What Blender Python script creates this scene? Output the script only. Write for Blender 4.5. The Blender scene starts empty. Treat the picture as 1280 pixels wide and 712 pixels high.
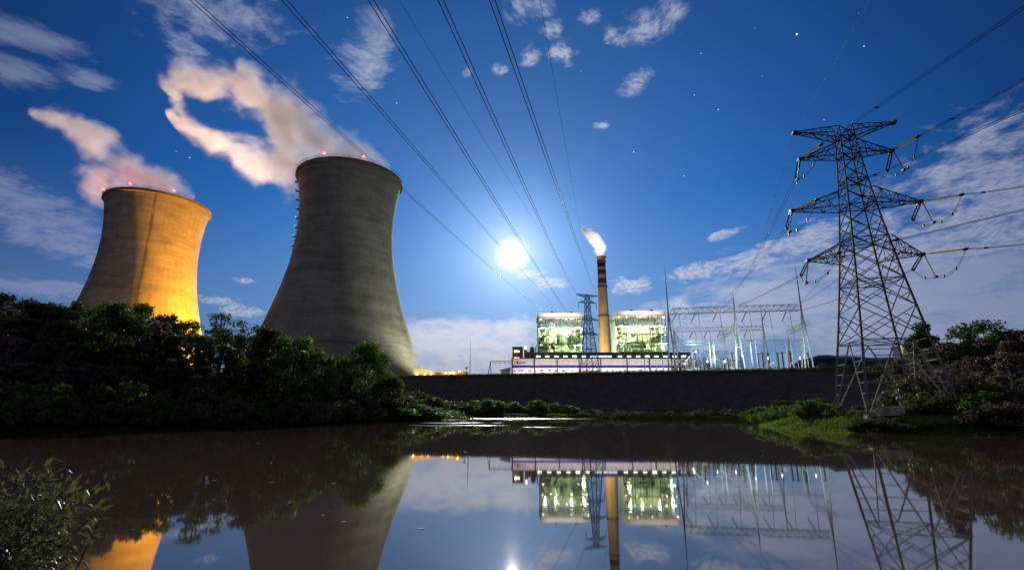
import bpy, bmesh, math, random
from math import radians, sin, cos, pi, atan2, sqrt, asin, tan
from mathutils import Vector, Matrix, noise
import numpy as np

SC = bpy.context.scene
COL = SC.collection
rnd = random.Random(11)

# ---------------------------------------------------------------- camera
CAM_H = 2.0
PITCH = radians(14.0)
FPX = 630.0                                   # focal length in pixels of the 1280 wide photograph
cam_d = bpy.data.cameras.new('camera')
cam_d.sensor_width = 36.0
cam_d.lens = 36.0 * FPX / 1280.0
cam_d.clip_start = 0.05
cam_d.clip_end = 20000
cam = bpy.data.objects.new('camera', cam_d)
cam.location = (0, 0, CAM_H)
cam.rotation_euler = (radians(90) + PITCH, 0, 0)
COL.objects.link(cam)
SC.camera = cam
SC.view_settings.view_transform = 'Standard'
SC.view_settings.look = 'None'
SC.view_settings.exposure = 0.0
SC.view_settings.gamma = 1.0
SC.view_settings.use_curve_mapping = False
SC.cycles.use_denoising = True
SC.cycles.max_bounces = 6
SC.cycles.transparent_max_bounces = 8
SC.cycles.volume_bounces = 3
SC.cycles.volume_step_rate = 1.0
SC.cycles.volume_max_steps = 128
SC.cycles.sample_clamp_indirect = 4.0
SC.cycles.sample_clamp_direct = 0.0


def ray(px, py):
    """(X/Y, Z/Y) of the direction through a place in the photograph."""
    x, u = px - 640.0, 356.0 - py
    Y = FPX * cos(PITCH) - u * sin(PITCH)
    Z = FPX * sin(PITCH) + u * cos(PITCH)
    return x / Y, Z / Y


def at(px, py, Y):
    a, b = ray(px, py)
    return Vector((a * Y, Y, CAM_H + b * Y))


def direction(px, py):
    a, b = ray(px, py)
    return Vector((a, 1, b)).normalized()


# ---------------------------------------------------------------- a small language for shader maths
class S:
    nt = None

    def __init__(s, o): s.o = o

    def __add__(a, b): return m('ADD', a, b)
    def __radd__(a, b): return m('ADD', b, a)
    def __sub__(a, b): return m('SUBTRACT', a, b)
    def __rsub__(a, b): return m('SUBTRACT', b, a)
    def __mul__(a, b): return m('MULTIPLY', a, b)
    def __rmul__(a, b): return m('MULTIPLY', b, a)
    def __truediv__(a, b): return m('DIVIDE', a, b)
    def __rtruediv__(a, b): return m('DIVIDE', b, a)
    def __pow__(a, b): return m('POWER', a, b)
    def __neg__(a): return m('MULTIPLY', a, -1.0)


def plug(sock, v):
    if isinstance(v, S): S.nt.links.new(v.o, sock)
    else:
        if isinstance(v, (tuple, list, Vector)) and len(v) == 3 and sock.type == 'RGBA': v = (*v, 1)
        sock.default_value = v


def m(op, *a, clamp=False):
    n = S.nt.nodes.new('ShaderNodeMath'); n.operation = op; n.use_clamp = clamp
    for i, v in enumerate(a): plug(n.inputs[i], v)
    return S(n.outputs[0])


def mr(v, a, b, c=0.0, d=1.0, smooth=True):
    n = S.nt.nodes.new('ShaderNodeMapRange'); n.clamp = True
    n.interpolation_type = 'SMOOTHSTEP' if smooth else 'LINEAR'
    for i, x in enumerate((v, a, b, c, d)): plug(n.inputs[i], x)
    return S(n.outputs[0])


def vm(op, *a, out=0):
    n = S.nt.nodes.new('ShaderNodeVectorMath'); n.operation = op
    for i, v in enumerate(a): plug(n.inputs[i], v)
    if op in ('DOT_PRODUCT', 'LENGTH', 'DISTANCE'): return S(n.outputs['Value'])
    return S(n.outputs[0])


def vscale(v, k):
    n = S.nt.nodes.new('ShaderNodeVectorMath'); n.operation = 'SCALE'
    plug(n.inputs[0], v); plug(n.inputs['Scale'], k)
    return S(n.outputs[0])


def sep(v):
    n = S.nt.nodes.new('ShaderNodeSeparateXYZ'); plug(n.inputs[0], v)
    return [S(o) for o in n.outputs]


def comb(x, y, z=0.0):
    n = S.nt.nodes.new('ShaderNodeCombineXYZ')
    for i, v in enumerate((x, y, z)): plug(n.inputs[i], v)
    return S(n.outputs[0])


def nz(v, scale=1.0, detail=4.0, rough=0.55, dist=0.0, color=False, lac=2.0):
    n = S.nt.nodes.new('ShaderNodeTexNoise')
    plug(n.inputs['Vector'], v)
    n.inputs['Scale'].default_value = scale; n.inputs['Detail'].default_value = detail
    n.inputs['Roughness'].default_value = rough; n.inputs['Distortion'].default_value = dist
    n.inputs['Lacunarity'].default_value = lac
    return S(n.outputs['Color' if color else 'Fac'])


def mixc(f, a, b, mode='MIX'):
    n = S.nt.nodes.new('ShaderNodeMix'); n.data_type = 'RGBA'; n.blend_type = mode
    plug(n.inputs[0], f); plug(n.inputs[6], a); plug(n.inputs[7], b)
    return S(n.outputs[2])


def coords(kind='Object'):
    return S(S.nt.nodes.new('ShaderNodeTexCoord').outputs[kind])


def world_pos():
    return S(S.nt.nodes.new('ShaderNodeNewGeometry').outputs['Position'])


# ---------------------------------------------------------------- sky
MOON = direction(640, 318)
MOON_EL = asin(MOON.z)
MOON_AZ = atan2(MOON.x, MOON.y)
w = bpy.data.worlds.new('World')
SC.world = w
w.use_nodes = True
S.nt = w.node_tree
S.nt.nodes.clear()
D = vm('NORMALIZE', coords('Generated'))
dx, dy, dz = sep(D)
sky = S.nt.nodes.new('ShaderNodeTexSky')
sky.sky_type = 'NISHITA'; sky.sun_disc = False
sky.sun_elevation = MOON_EL; sky.sun_rotation = MOON_AZ
sky.altitude = 0; sky.air_density = 1.0; sky.dust_density = 0.6; sky.ozone_density = 6.0
SKY = S(sky.outputs[0])
zc = m('MAXIMUM', dz, 0.0)
az = m('ARCTAN2', dx, dy)
el = m('ARCSINE', dz)
SUN_DOT = vm('DOT_PRODUCT', D, tuple(MOON))
ang = m('ARCCOSINE', m('MINIMUM', SUN_DOT, 0.999999))          # radians from the moon
# blue night sky that is darker away from the moon
rp = S.nt.nodes.new('ShaderNodeValToRGB')
plug(rp.inputs[0], ang / 1.2)
RAMP = ((0.0, (.15, .38, .68)), (.22, (.075, .31, .62)), (.42, (.05, .40, .74)), (.62, (.04, .35, .66)), (.85, (.035, .21, .40)), (1.08, (.045, .13, .25)))
for i, (p_, c_) in enumerate(RAMP):
    e_ = rp.color_ramp.elements[i] if i < 2 else rp.color_ramp.elements.new(p_ / 1.2)
    e_.position = p_ / 1.2
    e_.color = (*c_, 1)
tint = S(rp.outputs[0])
skyc = mixc(1.0, SKY, tint, 'MULTIPLY')


def blob(px, py, rx, ry, rot=0.0, soft=0.0):
    """a soft ellipse on the sky, centre by azimuth and elevation, radii in degrees; rot in degrees, counter-clockwise."""
    d = direction(px, py)
    a0, e0 = atan2(d.x, d.y), asin(d.z)
    k = cos(e0)
    ua = (az - a0) * k
    ue = el - e0
    c, s_ = cos(radians(rot)), sin(radians(rot))
    p = (ua * c + ue * s_) / radians(rx)
    q = (ue * c - ua * s_) / radians(ry)
    r = m('SQRT', p * p + q * q)
    return mr(r, 1.0, soft, 0.0, 1.0)


# clouds lie on a high plane, so they shrink towards the horizon
zz = m('MAXIMUM', dz, 0.0) + 0.22
plane = comb(dx / zz, dy / zz, 0.0)
warp = vscale(vm('SUBTRACT', nz(plane, 1.2, 3.0, color=True), (0.5, 0.5, 0.5)), 0.5)
pl = vm('ADD', plane, warp)
big = nz(pl, 3.5, 6.0, 0.62)
fine = nz(pl, 22.0, 6.0, 0.62)
cell = nz(pl, 13.0, 4.0, 0.55)
# streaky cirrus drawn out by the wind
strk = nz(vm('MULTIPLY', vm('ADD', D, vscale(warp, 0.06)), (5.0, 5.0, 26.0)), 1.4, 6.0, 0.62)


def layer(mask, tex, lo, hi, amount, k=0.5):
    return mr(tex + (mask - 1.0) * k, lo, hi) * m('MINIMUM', mask * 3.0, 1.0) * amount


def union(*b):
    r = b[0]
    for x in b[1:]: r = over(r, x)
    return r


def over(a, b): return m('MAXIMUM', a, b)


puff = cell * 0.6 + fine * 0.4
mixd = strk * 0.5 + fine * 0.5
c_right = layer(union(blob(1250, 250, 22, 12, 24), blob(1150, 315, 22, 6, 14), blob(1210, 200, 12, 4, 30)), cell * 0.6 + fine * 0.3 + big * 0.1, 0.28, 0.52, 0.95, 0.36)
c_low = layer(union(blob(1200, 385, 34, 10, -10, 0.2), blob(1000, 360, 20, 7, 5), blob(930, 400, 24, 6, 5)), strk * 0.65 + big * 0.2 + fine * 0.15, 0.26, 0.52, 0.72, 0.34)
c_mid = layer(union(blob(960, 318, 13, 2.8, 14), blob(1010, 300, 9, 3, 14), blob(870, 338, 6, 1.8, 8), blob(905, 293, 3.5, 1.2, 8)), puff, 0.27, 0.46, 0.85, 0.42)
c_bank = layer(union(blob(560, 440, 19, 7.0, 3, 0.3), blob(640, 412, 9, 4.2, 0), blob(835, 404, 10.0, 5.0), blob(850, 385, 5.0, 3.5)), big * 0.35 + strk * 0.35 + cell * 0.3, 0.29, 0.56, 0.95, 0.40)
c_top = layer(union(blob(462, 62, 6.5, 10.0, -8), blob(265, 12, 13, 7, 12), blob(235, 70, 4, 7, 30)), fine * 0.6 + big * 0.15 + cell * 0.25, 0.30, 0.60, 0.78, 0.40)
c_tops = layer(union(blob(815, 28, 5.5, 3.6, 12), blob(850, 15, 2.5, 2), blob(765, 45, 2.2, 1.8, 30), blob(690, 38, 2.6, 1.8), blob(703, 64, 2.8, 2.4, -30), blob(662, 70, 2.0, 2.4), blob(797, 102, 3.0, 2.0, 30), blob(735, 20, 2.4, 1.4), blob(660, 10, 4.5, 2.6), blob(582, 90, 1.2, 1.0), blob(625, 85, 1.5, 1.2), blob(752, 157, 2.0, .9)), cell * 0.4 + fine * 0.6, 0.30, 0.56, 0.75, 0.30)
c_left = layer(union(blob(20, 258, 19, 4.8, -22, 0.1), blob(60, 360, 12, 2.2, 2), blob(30, 45, 10, 3.0, 10), blob(10, 85, 7, 3), blob(105, 98, 5, 2)), fine * 0.35 + cell * 0.35 + strk * 0.3, 0.29, 0.54, 0.55, 0.40)
c_small = layer(union(blob(665, 342, 4, 1.2), blob(788, 357, 4.0, 2.0), blob(300, 388, 4, 1.2), blob(687, 353, 3.4, 1.8), blob(270, 375, 3.4, 1.0), blob(305, 350, 2, .6)), puff, 0.24, 0.44, 0.9, 0.40)
torn = mr(nz(pl, 45.0, 4.0, 0.6), 0.36, 0.60) * 0.75 + 0.25
c_tops = c_tops * torn
c_small = c_small * torn
c_mid = c_mid * (torn * 0.7 + 0.3)
c_right = c_right * (torn * 0.5 + 0.5)
c_top = c_top * (torn * 0.4 + 0.6)
cl = over(c_mid, over(over(over(c_right, c_low), over(c_bank, c_top)), over(over(c_tops, c_left), c_small)))
nearmoon = mr(ang, 0.95, 0.0)
ccol = mixc(nearmoon, (0.22, 0.26, 0.42, 1), (0.66, 0.68, 0.80, 1))
ccol = mixc(mr(el, 0.16, 0.02), ccol, (0.40, 0.36, 0.40, 1))
SKY_K = 0.10
base = mixc(1.0, skyc, (SKY_K, SKY_K, SKY_K, 1), 'MULTIPLY')
base = mixc(mr(el, 0.42, 0.03) * 0.85, base, mixc(mr(m('ABSOLUTE', az), 0.1, 0.9), (0.20, 0.30, 0.48, 1), (0.10, 0.17, 0.33, 1)))
col = mixc(m('MINIMUM', cl, 1.0), base, ccol)
# moon: a burnt-out disc, a bright halo in thin air around it
# unseen sky behind the camera brightened, added as fill for the dark banks
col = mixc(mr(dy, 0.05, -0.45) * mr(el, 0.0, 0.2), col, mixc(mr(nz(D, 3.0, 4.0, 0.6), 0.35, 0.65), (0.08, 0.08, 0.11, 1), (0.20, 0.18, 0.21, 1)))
halo = m('EXPONENT', ang * -22.0) * 0.85 + m('EXPONENT', ang * -4.2) * 0.13
disc = (mr(ang, 0.040, 0.0, 0, 1, False) ** 1.5) * 1.8
col = mixc(1.0, col, mixc(1.0, (0.90, 0.94, 1.0, 1), comb(halo, halo, halo), 'MULTIPLY'), 'ADD')
col = mixc(1.0, col, comb(disc, disc, disc * 0.97), 'ADD')
# stars
vor = S.nt.nodes.new('ShaderNodeTexVoronoi'); plug(vor.inputs['Vector'], D); vor.inputs['Scale'].default_value = 48.0
vd, vc = S(vor.outputs['Distance']), sep(S(vor.outputs['Color']))
star = mr(vd, 0.035, 0.008) * (mr(vc[0], 0.70, 1.0) ** 2.0) * mr(el, 0.15, 0.5)
for sx, sy, r_ in ((996, 43, .0021), (1080, 58, .0014), (792, 190, .0015), (898, 137, .0014), (855, 220, .0013), (434, 22, .0013), (496, 129, .0014), (237, 197, .0014), (868, 119, .0012), (1030, 150, .0010), (876, 67, .0012)):
    star = star + mr(vm('DISTANCE', D, tuple(direction(sx, sy))), r_, r_ * 0.2) * (r_ * 700)
star = star * (1.0 - m('MINIMUM', cl, 1.0))
col = mixc(1.0, col, comb(star * 0.8, star * 0.85, star), 'ADD')
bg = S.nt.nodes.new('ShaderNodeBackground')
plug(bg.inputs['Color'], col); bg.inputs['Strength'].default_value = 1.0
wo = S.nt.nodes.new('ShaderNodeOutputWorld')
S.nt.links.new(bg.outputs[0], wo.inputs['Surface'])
w.cycles.sampling_method = 'MANUAL'; w.cycles.sample_map_resolution = 1024

# ---------------------------------------------------------------- moonlight
sun_d = bpy.data.lights.new('moonlight', 'SUN')
sun_d.energy = 3.2; sun_d.angle = radians(0.5); sun_d.color = (1.0, 0.95, 0.86)
sun = bpy.data.objects.new('moonlight', sun_d)
sun.rotation_euler = (-MOON).to_track_quat('-Z', 'Y').to_euler()
COL.objects.link(sun)

# ---------------------------------------------------------------- object helpers
def tag(o, label=None, cat=None, group=None, kind=None):
    if label: o['label'] = label
    if cat: o['category'] = cat
    if group: o['group'] = group
    if kind: o['kind'] = kind
    return o


def empty(name, loc=(0, 0, 0), rz=0.0, label=None, cat=None, group=None):
    o = bpy.data.objects.new(name, None)
    o.location = loc; o.rotation_euler = (0, 0, rz)
    COL.objects.link(o)
    return tag(o, label, cat, group)


def link(name, me, parent=None, loc=None, rz=0.0):
    o = bpy.data.objects.new(name, me)
    if parent is not None: o.parent = parent
    if loc is not None: o.location = loc
    o.rotation_euler = (0, 0, rz)
    COL.objects.link(o)
    return o


def copy_tree(o, parent=None):
    c = o.copy(); COL.objects.link(c)
    if parent is not None: c.parent = parent
    for ch in list(o.children): copy_tree(ch, c)
    return c


class MB:
    def __init__(s): s.v, s.f = [], []

    def box(s, c, size, rz=0.0):
        x, y, z = (k / 2 for k in size); n = len(s.v); c = Vector(c)
        ca, sa = cos(rz), sin(rz)
        for dz_ in (-z, z):
            for a, b in ((-x, -y), (x, -y), (x, y), (-x, y)):
                s.v.append((c.x + a * ca - b * sa, c.y + a * sa + b * ca, c.z + dz_))
        s.f += [(n, n + 3, n + 2, n + 1), (n + 4, n + 5, n + 6, n + 7), (n, n + 1, n + 5, n + 4), (n + 1, n + 2, n + 6, n + 5), (n + 2, n + 3, n + 7, n + 6), (n + 3, n, n + 4, n + 7)]
        return s

    def bar(s, a, b, r, seg=4, r2=None):
        a, b = Vector(a), Vector(b); d = b - a
        if d.length < 1e-6: return s
        d.normalize()
        u = d.cross(Vector((0, 0, 1)))
        if u.length < 1e-3: u = d.cross(Vector((1, 0, 0)))
        u.normalize(); v = d.cross(u); n = len(s.v)
        r2 = r if r2 is None else r2
        for p, q in ((a, r), (b, r2)):
            for k in range(seg):
                t = 2 * pi * (k + 0.5) / seg
                s.v.append(tuple(p + (u * cos(t) + v * sin(t)) * q))
        for k in range(seg):
            j = (k + 1) % seg
            s.f.append((n + k, n + j, n + seg + j, n + seg + k))
        s.f.append(tuple(n + k for k in reversed(range(seg))))
        s.f.append(tuple(n + seg + k for k in range(seg)))
        return s

    def tube(s, pts, r, seg=5, radii=None):
        n0 = len(s.v); pts = [Vector(p) for p in pts]; N = len(pts); pu = None
        for i, p in enumerate(pts):
            d = (pts[min(i + 1, N - 1)] - pts[max(i - 1, 0)]).normalized()
            u = pu - d * pu.dot(d) if pu is not None else d.cross(Vector((0, 0, 1)))
            if u.length < 1e-3: u = d.cross(Vector((1, 0, 0)))
            u.normalize(); pu = u; v = d.cross(u)
            q = radii[i] if radii else r
            for k in range(seg):
                t = 2 * pi * k / seg
                s.v.append(tuple(p + (u * cos(t) + v * sin(t)) * q))
        for i in range(N - 1):
            for k in range(seg):
                j = (k + 1) % seg; b = n0 + i * seg
                s.f.append((b + k, b + j, b + seg + j, b + seg + k))
        s.f.append(tuple(n0 + k for k in reversed(range(seg))))
        s.f.append(tuple(n0 + (N - 1) * seg + k for k in range(seg)))
        return s

    def lathe(s, prof, c=(0, 0, 0), seg=24, close=True):
        n = len(s.v); c = Vector(c)
        for r, z in prof:
            for k in range(seg):
                t = 2 * pi * k / seg
                s.v.append((c.x + r * cos(t), c.y + r * sin(t), c.z + z))
        for i in range(len(prof) - 1):
            for k in range(seg):
                j = (k + 1) % seg; b = n + i * seg
                s.f.append((b + k, b + j, b + seg + j, b + seg + k))
        if close:
            s.f.append(tuple(n + k for k in reversed(range(seg))))
            s.f.append(tuple(n + (len(prof) - 1) * seg + k for k in range(seg)))
        return s

    def mesh(s, name, mat, smooth=False):
        me = bpy.data.meshes.new(name)
        me.from_pydata([tuple(v) for v in s.v], [], s.f)
        if mat: me.materials.append(mat)
        if smooth: me.polygons.foreach_set('use_smooth', [True] * len(me.polygons))
        me.update()
        return me

    def build(s, name, mat, parent=None, smooth=False, loc=None, rz=0.0):
        return link(name, s.mesh(name, mat, smooth), parent, loc, rz)


# ---------------------------------------------------------------- materials
def newmat(name):
    ma = bpy.data.materials.new(name); ma.use_nodes = True
    S.nt = ma.node_tree
    return ma, ma.node_tree.nodes['Principled BSDF']


def pmat(name, c, rough=0.6, metal=0.0, var=0.25, scale=0.6, bump=0.0, spec=0.4, c2=None, streak=0.0):
    """painted or weathered surface: two tones of noise, rain streaks, a little bump"""
    ma, b = newmat(name)
    co = coords('Object')
    n1 = nz(co, scale, 5.0, 0.6)
    if streak:
        st = nz(vm('MULTIPLY', co, (1.0, 1.0, 0.08)), scale * 2.5, 4.0, 0.6)
        n1 = n1 * (1 - streak) + st * streak
    a = tuple(max(0, k * (1 - var)) for k in c[:3]); d = tuple(min(1, k * (1 + var)) for k in (c2 or c)[:3])
    plug(b.inputs['Base Color'], mixc(mr(n1, 0.3, 0.7), (*a, 1), (*d, 1)))
    plug(b.inputs['Roughness'], mr(n1, 0.2, 0.8, max(0.05, rough - 0.1), min(1, rough + 0.12)))
    b.inputs['Metallic'].default_value = metal
    b.inputs['Specular IOR Level'].default_value = spec
    if bump:
        bp = S.nt.nodes.new('ShaderNodeBump'); bp.inputs['Strength'].default_value = bump
        plug(bp.inputs['Height'], nz(co, scale * 6, 4.0, 0.6))
        S.nt.links.new(bp.outputs[0], b.inputs['Normal'])
    return ma


def emat(name, c, k):
    ma, b = newmat(name)
    b.inputs['Base Color'].default_value = (*c, 1)
    b.inputs['Emission Color'].default_value = (*c, 1)
    b.inputs['Emission Strength'].default_value = k
    return ma


def lamp(name, loc, power, c, size=0.5, kind='POINT', aim=None, cone=90, parent=None):
    d = bpy.data.lights.new(name, kind); d.energy = power; d.color = c
    d.shadow_soft_size = size
    if kind == 'SPOT': d.spot_size = radians(cone); d.spot_blend = 0.8
    o = bpy.data.objects.new(name, d); o.location = loc
    if aim is not None: o.rotation_euler = (Vector(aim) - Vector(loc)).to_track_quat('-Z', 'Y').to_euler()
    COL.objects.link(o)
    return o


def glassy(name, c):
    ma, b = newmat(name)
    b.inputs['Base Color'].default_value = (*c, 1); b.inputs['Roughness'].default_value = 0.3
    tr = S.nt.nodes.new('ShaderNodeBsdfTranslucent'); tr.inputs['Color'].default_value = (*c, 1)
    mx = S.nt.nodes.new('ShaderNodeMixShader'); mx.inputs[0].default_value = 0.6
    S.nt.links.new(b.outputs[0], mx.inputs[1]); S.nt.links.new(tr.outputs[0], mx.inputs[2])
    S.nt.links.new(mx.outputs[0], S.nt.nodes['Material Output'].inputs['Surface'])
    return ma


M = {}
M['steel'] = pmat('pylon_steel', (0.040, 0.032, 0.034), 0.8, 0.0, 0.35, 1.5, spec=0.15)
M['steel_lit'] = pmat('lamplit_leg_steel', (0.34, 0.30, 0.30), 0.7, 0.0, 0.25, 1.5, spec=0.2)  # lamp light on the lower pylon legs, painted as a paler steel
M['steel_far'] = pmat('galvanised_steel', (0.20, 0.23, 0.24), 0.5, 0.3, 0.2, 0.4)
M['wire'] = pmat('conductor_wire', (0.035, 0.035, 0.045), 0.5, 0.4, 0.2, 1.0)
M['ins_yellow'] = glassy('glass_insulator_yellow', (0.85, 0.80, 0.25))
M['ins_green'] = glassy('glass_insulator_green', (0.10, 0.17, 0.11))
M['ins_grey'] = pmat('grey_insulator', (0.12, 0.10, 0.10), 0.4, 0.0, 0.2, 2.0)
M['white'] = pmat('white_cladding', (0.75, 0.73, 0.70), 0.55, 0, 0.06, 0.12, streak=0.6)
M['greenclad'] = pmat('grey_green_cladding', (0.16, 0.22, 0.17), 0.6, 0, 0.2, 0.1, streak=0.5)
M['boilerin'] = pmat('boiler_casing', (0.36, 0.40, 0.32), 0.55, 0, 0.3, 0.12, streak=0.4)
M['duct'] = pmat('duct_steel', (0.10, 0.14, 0.15), 0.5, 0.2, 0.3, 0.2)
M['framegreen'] = pmat('green_frame_steel', (0.12, 0.20, 0.14), 0.5, 0.1, 0.2, 0.3)
M['rust'] = pmat('red_brown_beam', (0.22, 0.07, 0.05), 0.6, 0.1, 0.2, 0.3)
M['brown'] = pmat('brown_brick', (0.26, 0.12, 0.08), 0.8, 0, 0.2, 0.3)
M['blue'] = pmat('blue_band_paint', (0.01, 0.03, 0.42), 0.5, 0, 0.1, 0.2)
M['bluebox'] = pmat('blue_cladding', (0.015, 0.10, 0.42), 0.5, 0, 0.12, 0.2)
M['dark'] = pmat('dark_metal', (0.03, 0.03, 0.035), 0.6, 0.2, 0.3, 0.5)
M['yellow'] = pmat('plant_shed_wall', (0.55, 0.42, 0.22), 0.7, 0, 0.2, 0.15)
M['concrete'] = pmat('weathered_concrete', (0.42, 0.37, 0.32), 0.9, 0, 0.3, 1.2, bump=0.4, c2=(0.50, 0.44, 0.38))
M['coolpost'] = pmat('switchyard_concrete', (0.38, 0.42, 0.43), 0.7, 0, 0.15, 0.3, streak=0.5)
M['l_white'] = emat('lamp_white', (0.90, 1.0, 0.74), 9.0)
M['l_big'] = emat('floodlight_white', (0.95, 1.0, 0.82), 25.0)
M['l_warm'] = emat('sodium_lamp', (1.0, 0.55, 0.12), 8.0)
M['l_red'] = emat('red_beacon', (1.0, 0.02, 0.03), 35.0)
M['win_cold'] = emat('lit_window', (0.90, 1.0, 0.88), 3.2)
M['win_warm'] = emat('warm_lit_window', (1.0, 0.85, 0.45), 3.5)

# ---------------------------------------------------------------- terrain
def XY(px, py, z=0.0):
    """where the ray through a place in the photograph meets the level z"""
    a, b = ray(px, py)
    Y = (z - CAM_H) / b
    return (a * Y, Y)


LAKE = [(-95, -25), (-90, 20), (-72, 46), XY(0, 539), XY(100, 537), XY(200, 535), XY(300, 533), XY(400, 530.5), XY(470, 527), (-24, 112), (-23, 130), (-20, 150), (-14, 168), (0, 158), (14, 150), (34, 126), (48, 108), (47, 92), (38, 80), (31.5, 66),
        (31, 60), (30.5, 54), (31, 49), (34.5, 46), (38.5, 42.5), (42, 37), (48, 20), (40, 2), (16, -4), (8, 0.8), (2, 1.9), (-1.2, 2.6), (-2.6, 4.4), (-4.6, 5.2), (-6, 3.0), (-10, -3), (-30, -25)]
CREST = [(-150, 345, 21.5), (-63.5, 290, 21.0), (30, 246, 19.6), (127.5, 198, 18.0), (240, 150, 17.5), (330, 120, 17.5)]
_A = np.array(LAKE); _B = np.roll(_A, -1, 0)


def lake_dist(x, y):
    p = np.array((x, y)); d = _B - _A
    t = np.clip(((p - _A) * d).sum(1) / (d * d).sum(1), 0, 1)
    q = _A + d * t[:, None]
    dist = np.sqrt(((p - q) ** 2).sum(1)).min()
    c = ((_A[:, 1] > y) != (_B[:, 1] > y)) & (x < (_B[:, 0] - _A[:, 0]) * (y - _A[:, 1]) / (_B[:, 1] - _A[:, 1] + 1e-12) + _A[:, 0])
    return -dist if c.sum() % 2 else dist


def crest_at(x):
    for a, b in zip(CREST, CREST[1:]):
        if x <= b[0]:
            t = max(0, (x - a[0]) / (b[0] - a[0]))
            return a[1] + (b[1] - a[1]) * t, a[2] + (b[2] - a[2]) * t
    return CREST[-1][1], CREST[-1][2]


def sm(t):
    t = min(1, max(0, t)); return t * t * (3 - 2 * t)


def height(x, y):
    d = lake_dist(x, y)
    if d < 0: return max(-2.0, d * 0.25 - 0.03)
    yc, zcst = crest_at(x)
    n = noise.noise(Vector((x * 0.07, y * 0.07, 0))) * 0.7 + noise.noise(Vector((x * 0.3, y * 0.3, 3))) * 0.16
    if y < 12 and abs(x) < 30:                                  # the photographer's bank
        return min(0.45, d * 0.4) + n * 0.05
    # low bank, then the hill on the left, the meadow on the right
    left = sm((-x - 12) / 20) * sm((175 - y) / 50)
    right = sm((x - 24) / 6) * sm((105 - y) / 22)
    bank = 0.5 * sm(d / 1.5) + 0.2
    hill = bank + 8.5 * sm(d / 34.0) + n
    mead = 1.5 * sm(d / 5.0) + 0.02 * d + 2.6 * sm((d - 20) / 40) + n * 0.25
    flat = bank + 0.02 * d + n * 0.3
    z = flat * (1 - min(1, left + right)) + hill * left + mead * right
    # the embankment of the plant platform
    foot = yc - 44
    t = (y - foot) / (yc - foot)
    if t > 0:
        e = z * (1 - sm(t * 2.0)) + (zcst + n * 0.12) * min(1, t) ** 0.9
        z = max(z, e) if t < 1 else z
        if t >= 1: z = zcst - min(zcst - 17.0, (y - yc - 3) * 0.35) if y > yc + 3 else zcst
    return z


def ground_mat():
    ma, b = newmat('bank_ground')
    p = world_pos(); n1 = nz(p, 0.12, 6.0, 0.65); n2 = nz(p, 1.6, 5.0, 0.7)
    c = mixc(mr(n1, 0.35, 0.65), (0.035, 0.028, 0.022, 1), (0.030, 0.045, 0.016, 1))
    c = mixc(mr(n2, 0.3, 0.75), c, (0.055, 0.05, 0.028, 1))
    sx, sy, sz = sep(p)
    # short meadow grass on the right bank, thin grass along the crest
    mead = mr(sx, 24.0, 30.0) * mr(sy, 105.0, 85.0) * mr(sz, 0.5, 1.0) * mr(nz(p, 0.25, 4.0, 0.6), 0.35, 0.55)
    c = mixc(mead, c, mixc(n2, (0.05, 0.11, 0.015, 1), (0.11, 0.20, 0.03, 1)))
    dam = mr(sy, 105.0, 130.0)
    c = mixc(dam * 0.85, c, mixc(mr(nz(vm('MULTIPLY', p, (1.0, 0.4, 1.0)), 0.35, 6.0, 0.7), 0.3, 0.7), (0.075, 0.075, 0.070, 1), (0.125, 0.118, 0.108, 1)))
    c = mixc(mr(sz + n1 * 3.0, 19.2, 20.6) * dam * 0.7, c, (0.05, 0.07, 0.03, 1))
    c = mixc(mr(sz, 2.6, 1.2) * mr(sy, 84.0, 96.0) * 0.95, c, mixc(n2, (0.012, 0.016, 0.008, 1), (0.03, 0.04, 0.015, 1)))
    plug(b.inputs['Base Color'], c)
    b.inputs['Roughness'].default_value = 0.95
    b.inputs['Specular IOR Level'].default_value = 0.0
    bp = S.nt.nodes.new('ShaderNodeBump'); bp.inputs['Strength'].default_value = 0.35; bp.inputs['Distance'].default_value = 0.5
    plug(bp.inputs['Height'], nz(p, 0.9, 7.0, 0.7)); S.nt.links.new(bp.outputs[0], b.inputs['Normal'])
    return ma


def grid_axis(pts):
    out = []
    for a, b, st in pts:
        k = max(1, round((b - a) / st)); out += [a + (b - a) * i / k for i in range(k)]
    return out + [pts[-1][1]]


gx = grid_axis([(-9000, -1500, 1500), (-1500, -300, 150), (-300, -110, 20), (-110, -8, 2.6), (-8, 10, 0.7), (10, 26, 2.2), (26, 60, 0.8), (60, 150, 4.5), (150, 330, 20), (330, 1500, 150), (1500, 9000, 1500)])
gy = grid_axis([(-400, -30, 60), (-30, -2, 4), (-2, 8, 0.6), (8, 34, 2), (34, 100, 1.1), (100, 300, 2.6), (300, 400, 20), (400, 1500, 150), (1500, 9000, 1500)])
vs, fs = [], []
for yy in gy:
    for xx in gx:
        if abs(xx) > 330 or yy > 420 or yy < -60: z = 17.0 if yy > 100 else 6.0
        else: z = height(xx, yy)
        vs.append((xx, yy, z))
W_ = len(gx)
for j in range(len(gy) - 1):
    for i in range(W_ - 1):
        a = j * W_ + i; fs.append((a, a + 1, a + W_ + 1, a + W_))
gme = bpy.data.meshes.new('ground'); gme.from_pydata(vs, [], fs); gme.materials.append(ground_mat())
gme.polygons.foreach_set('use_smooth', [True] * len(gme.polygons))
tag(link('ground', gme), kind='structure')

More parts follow.
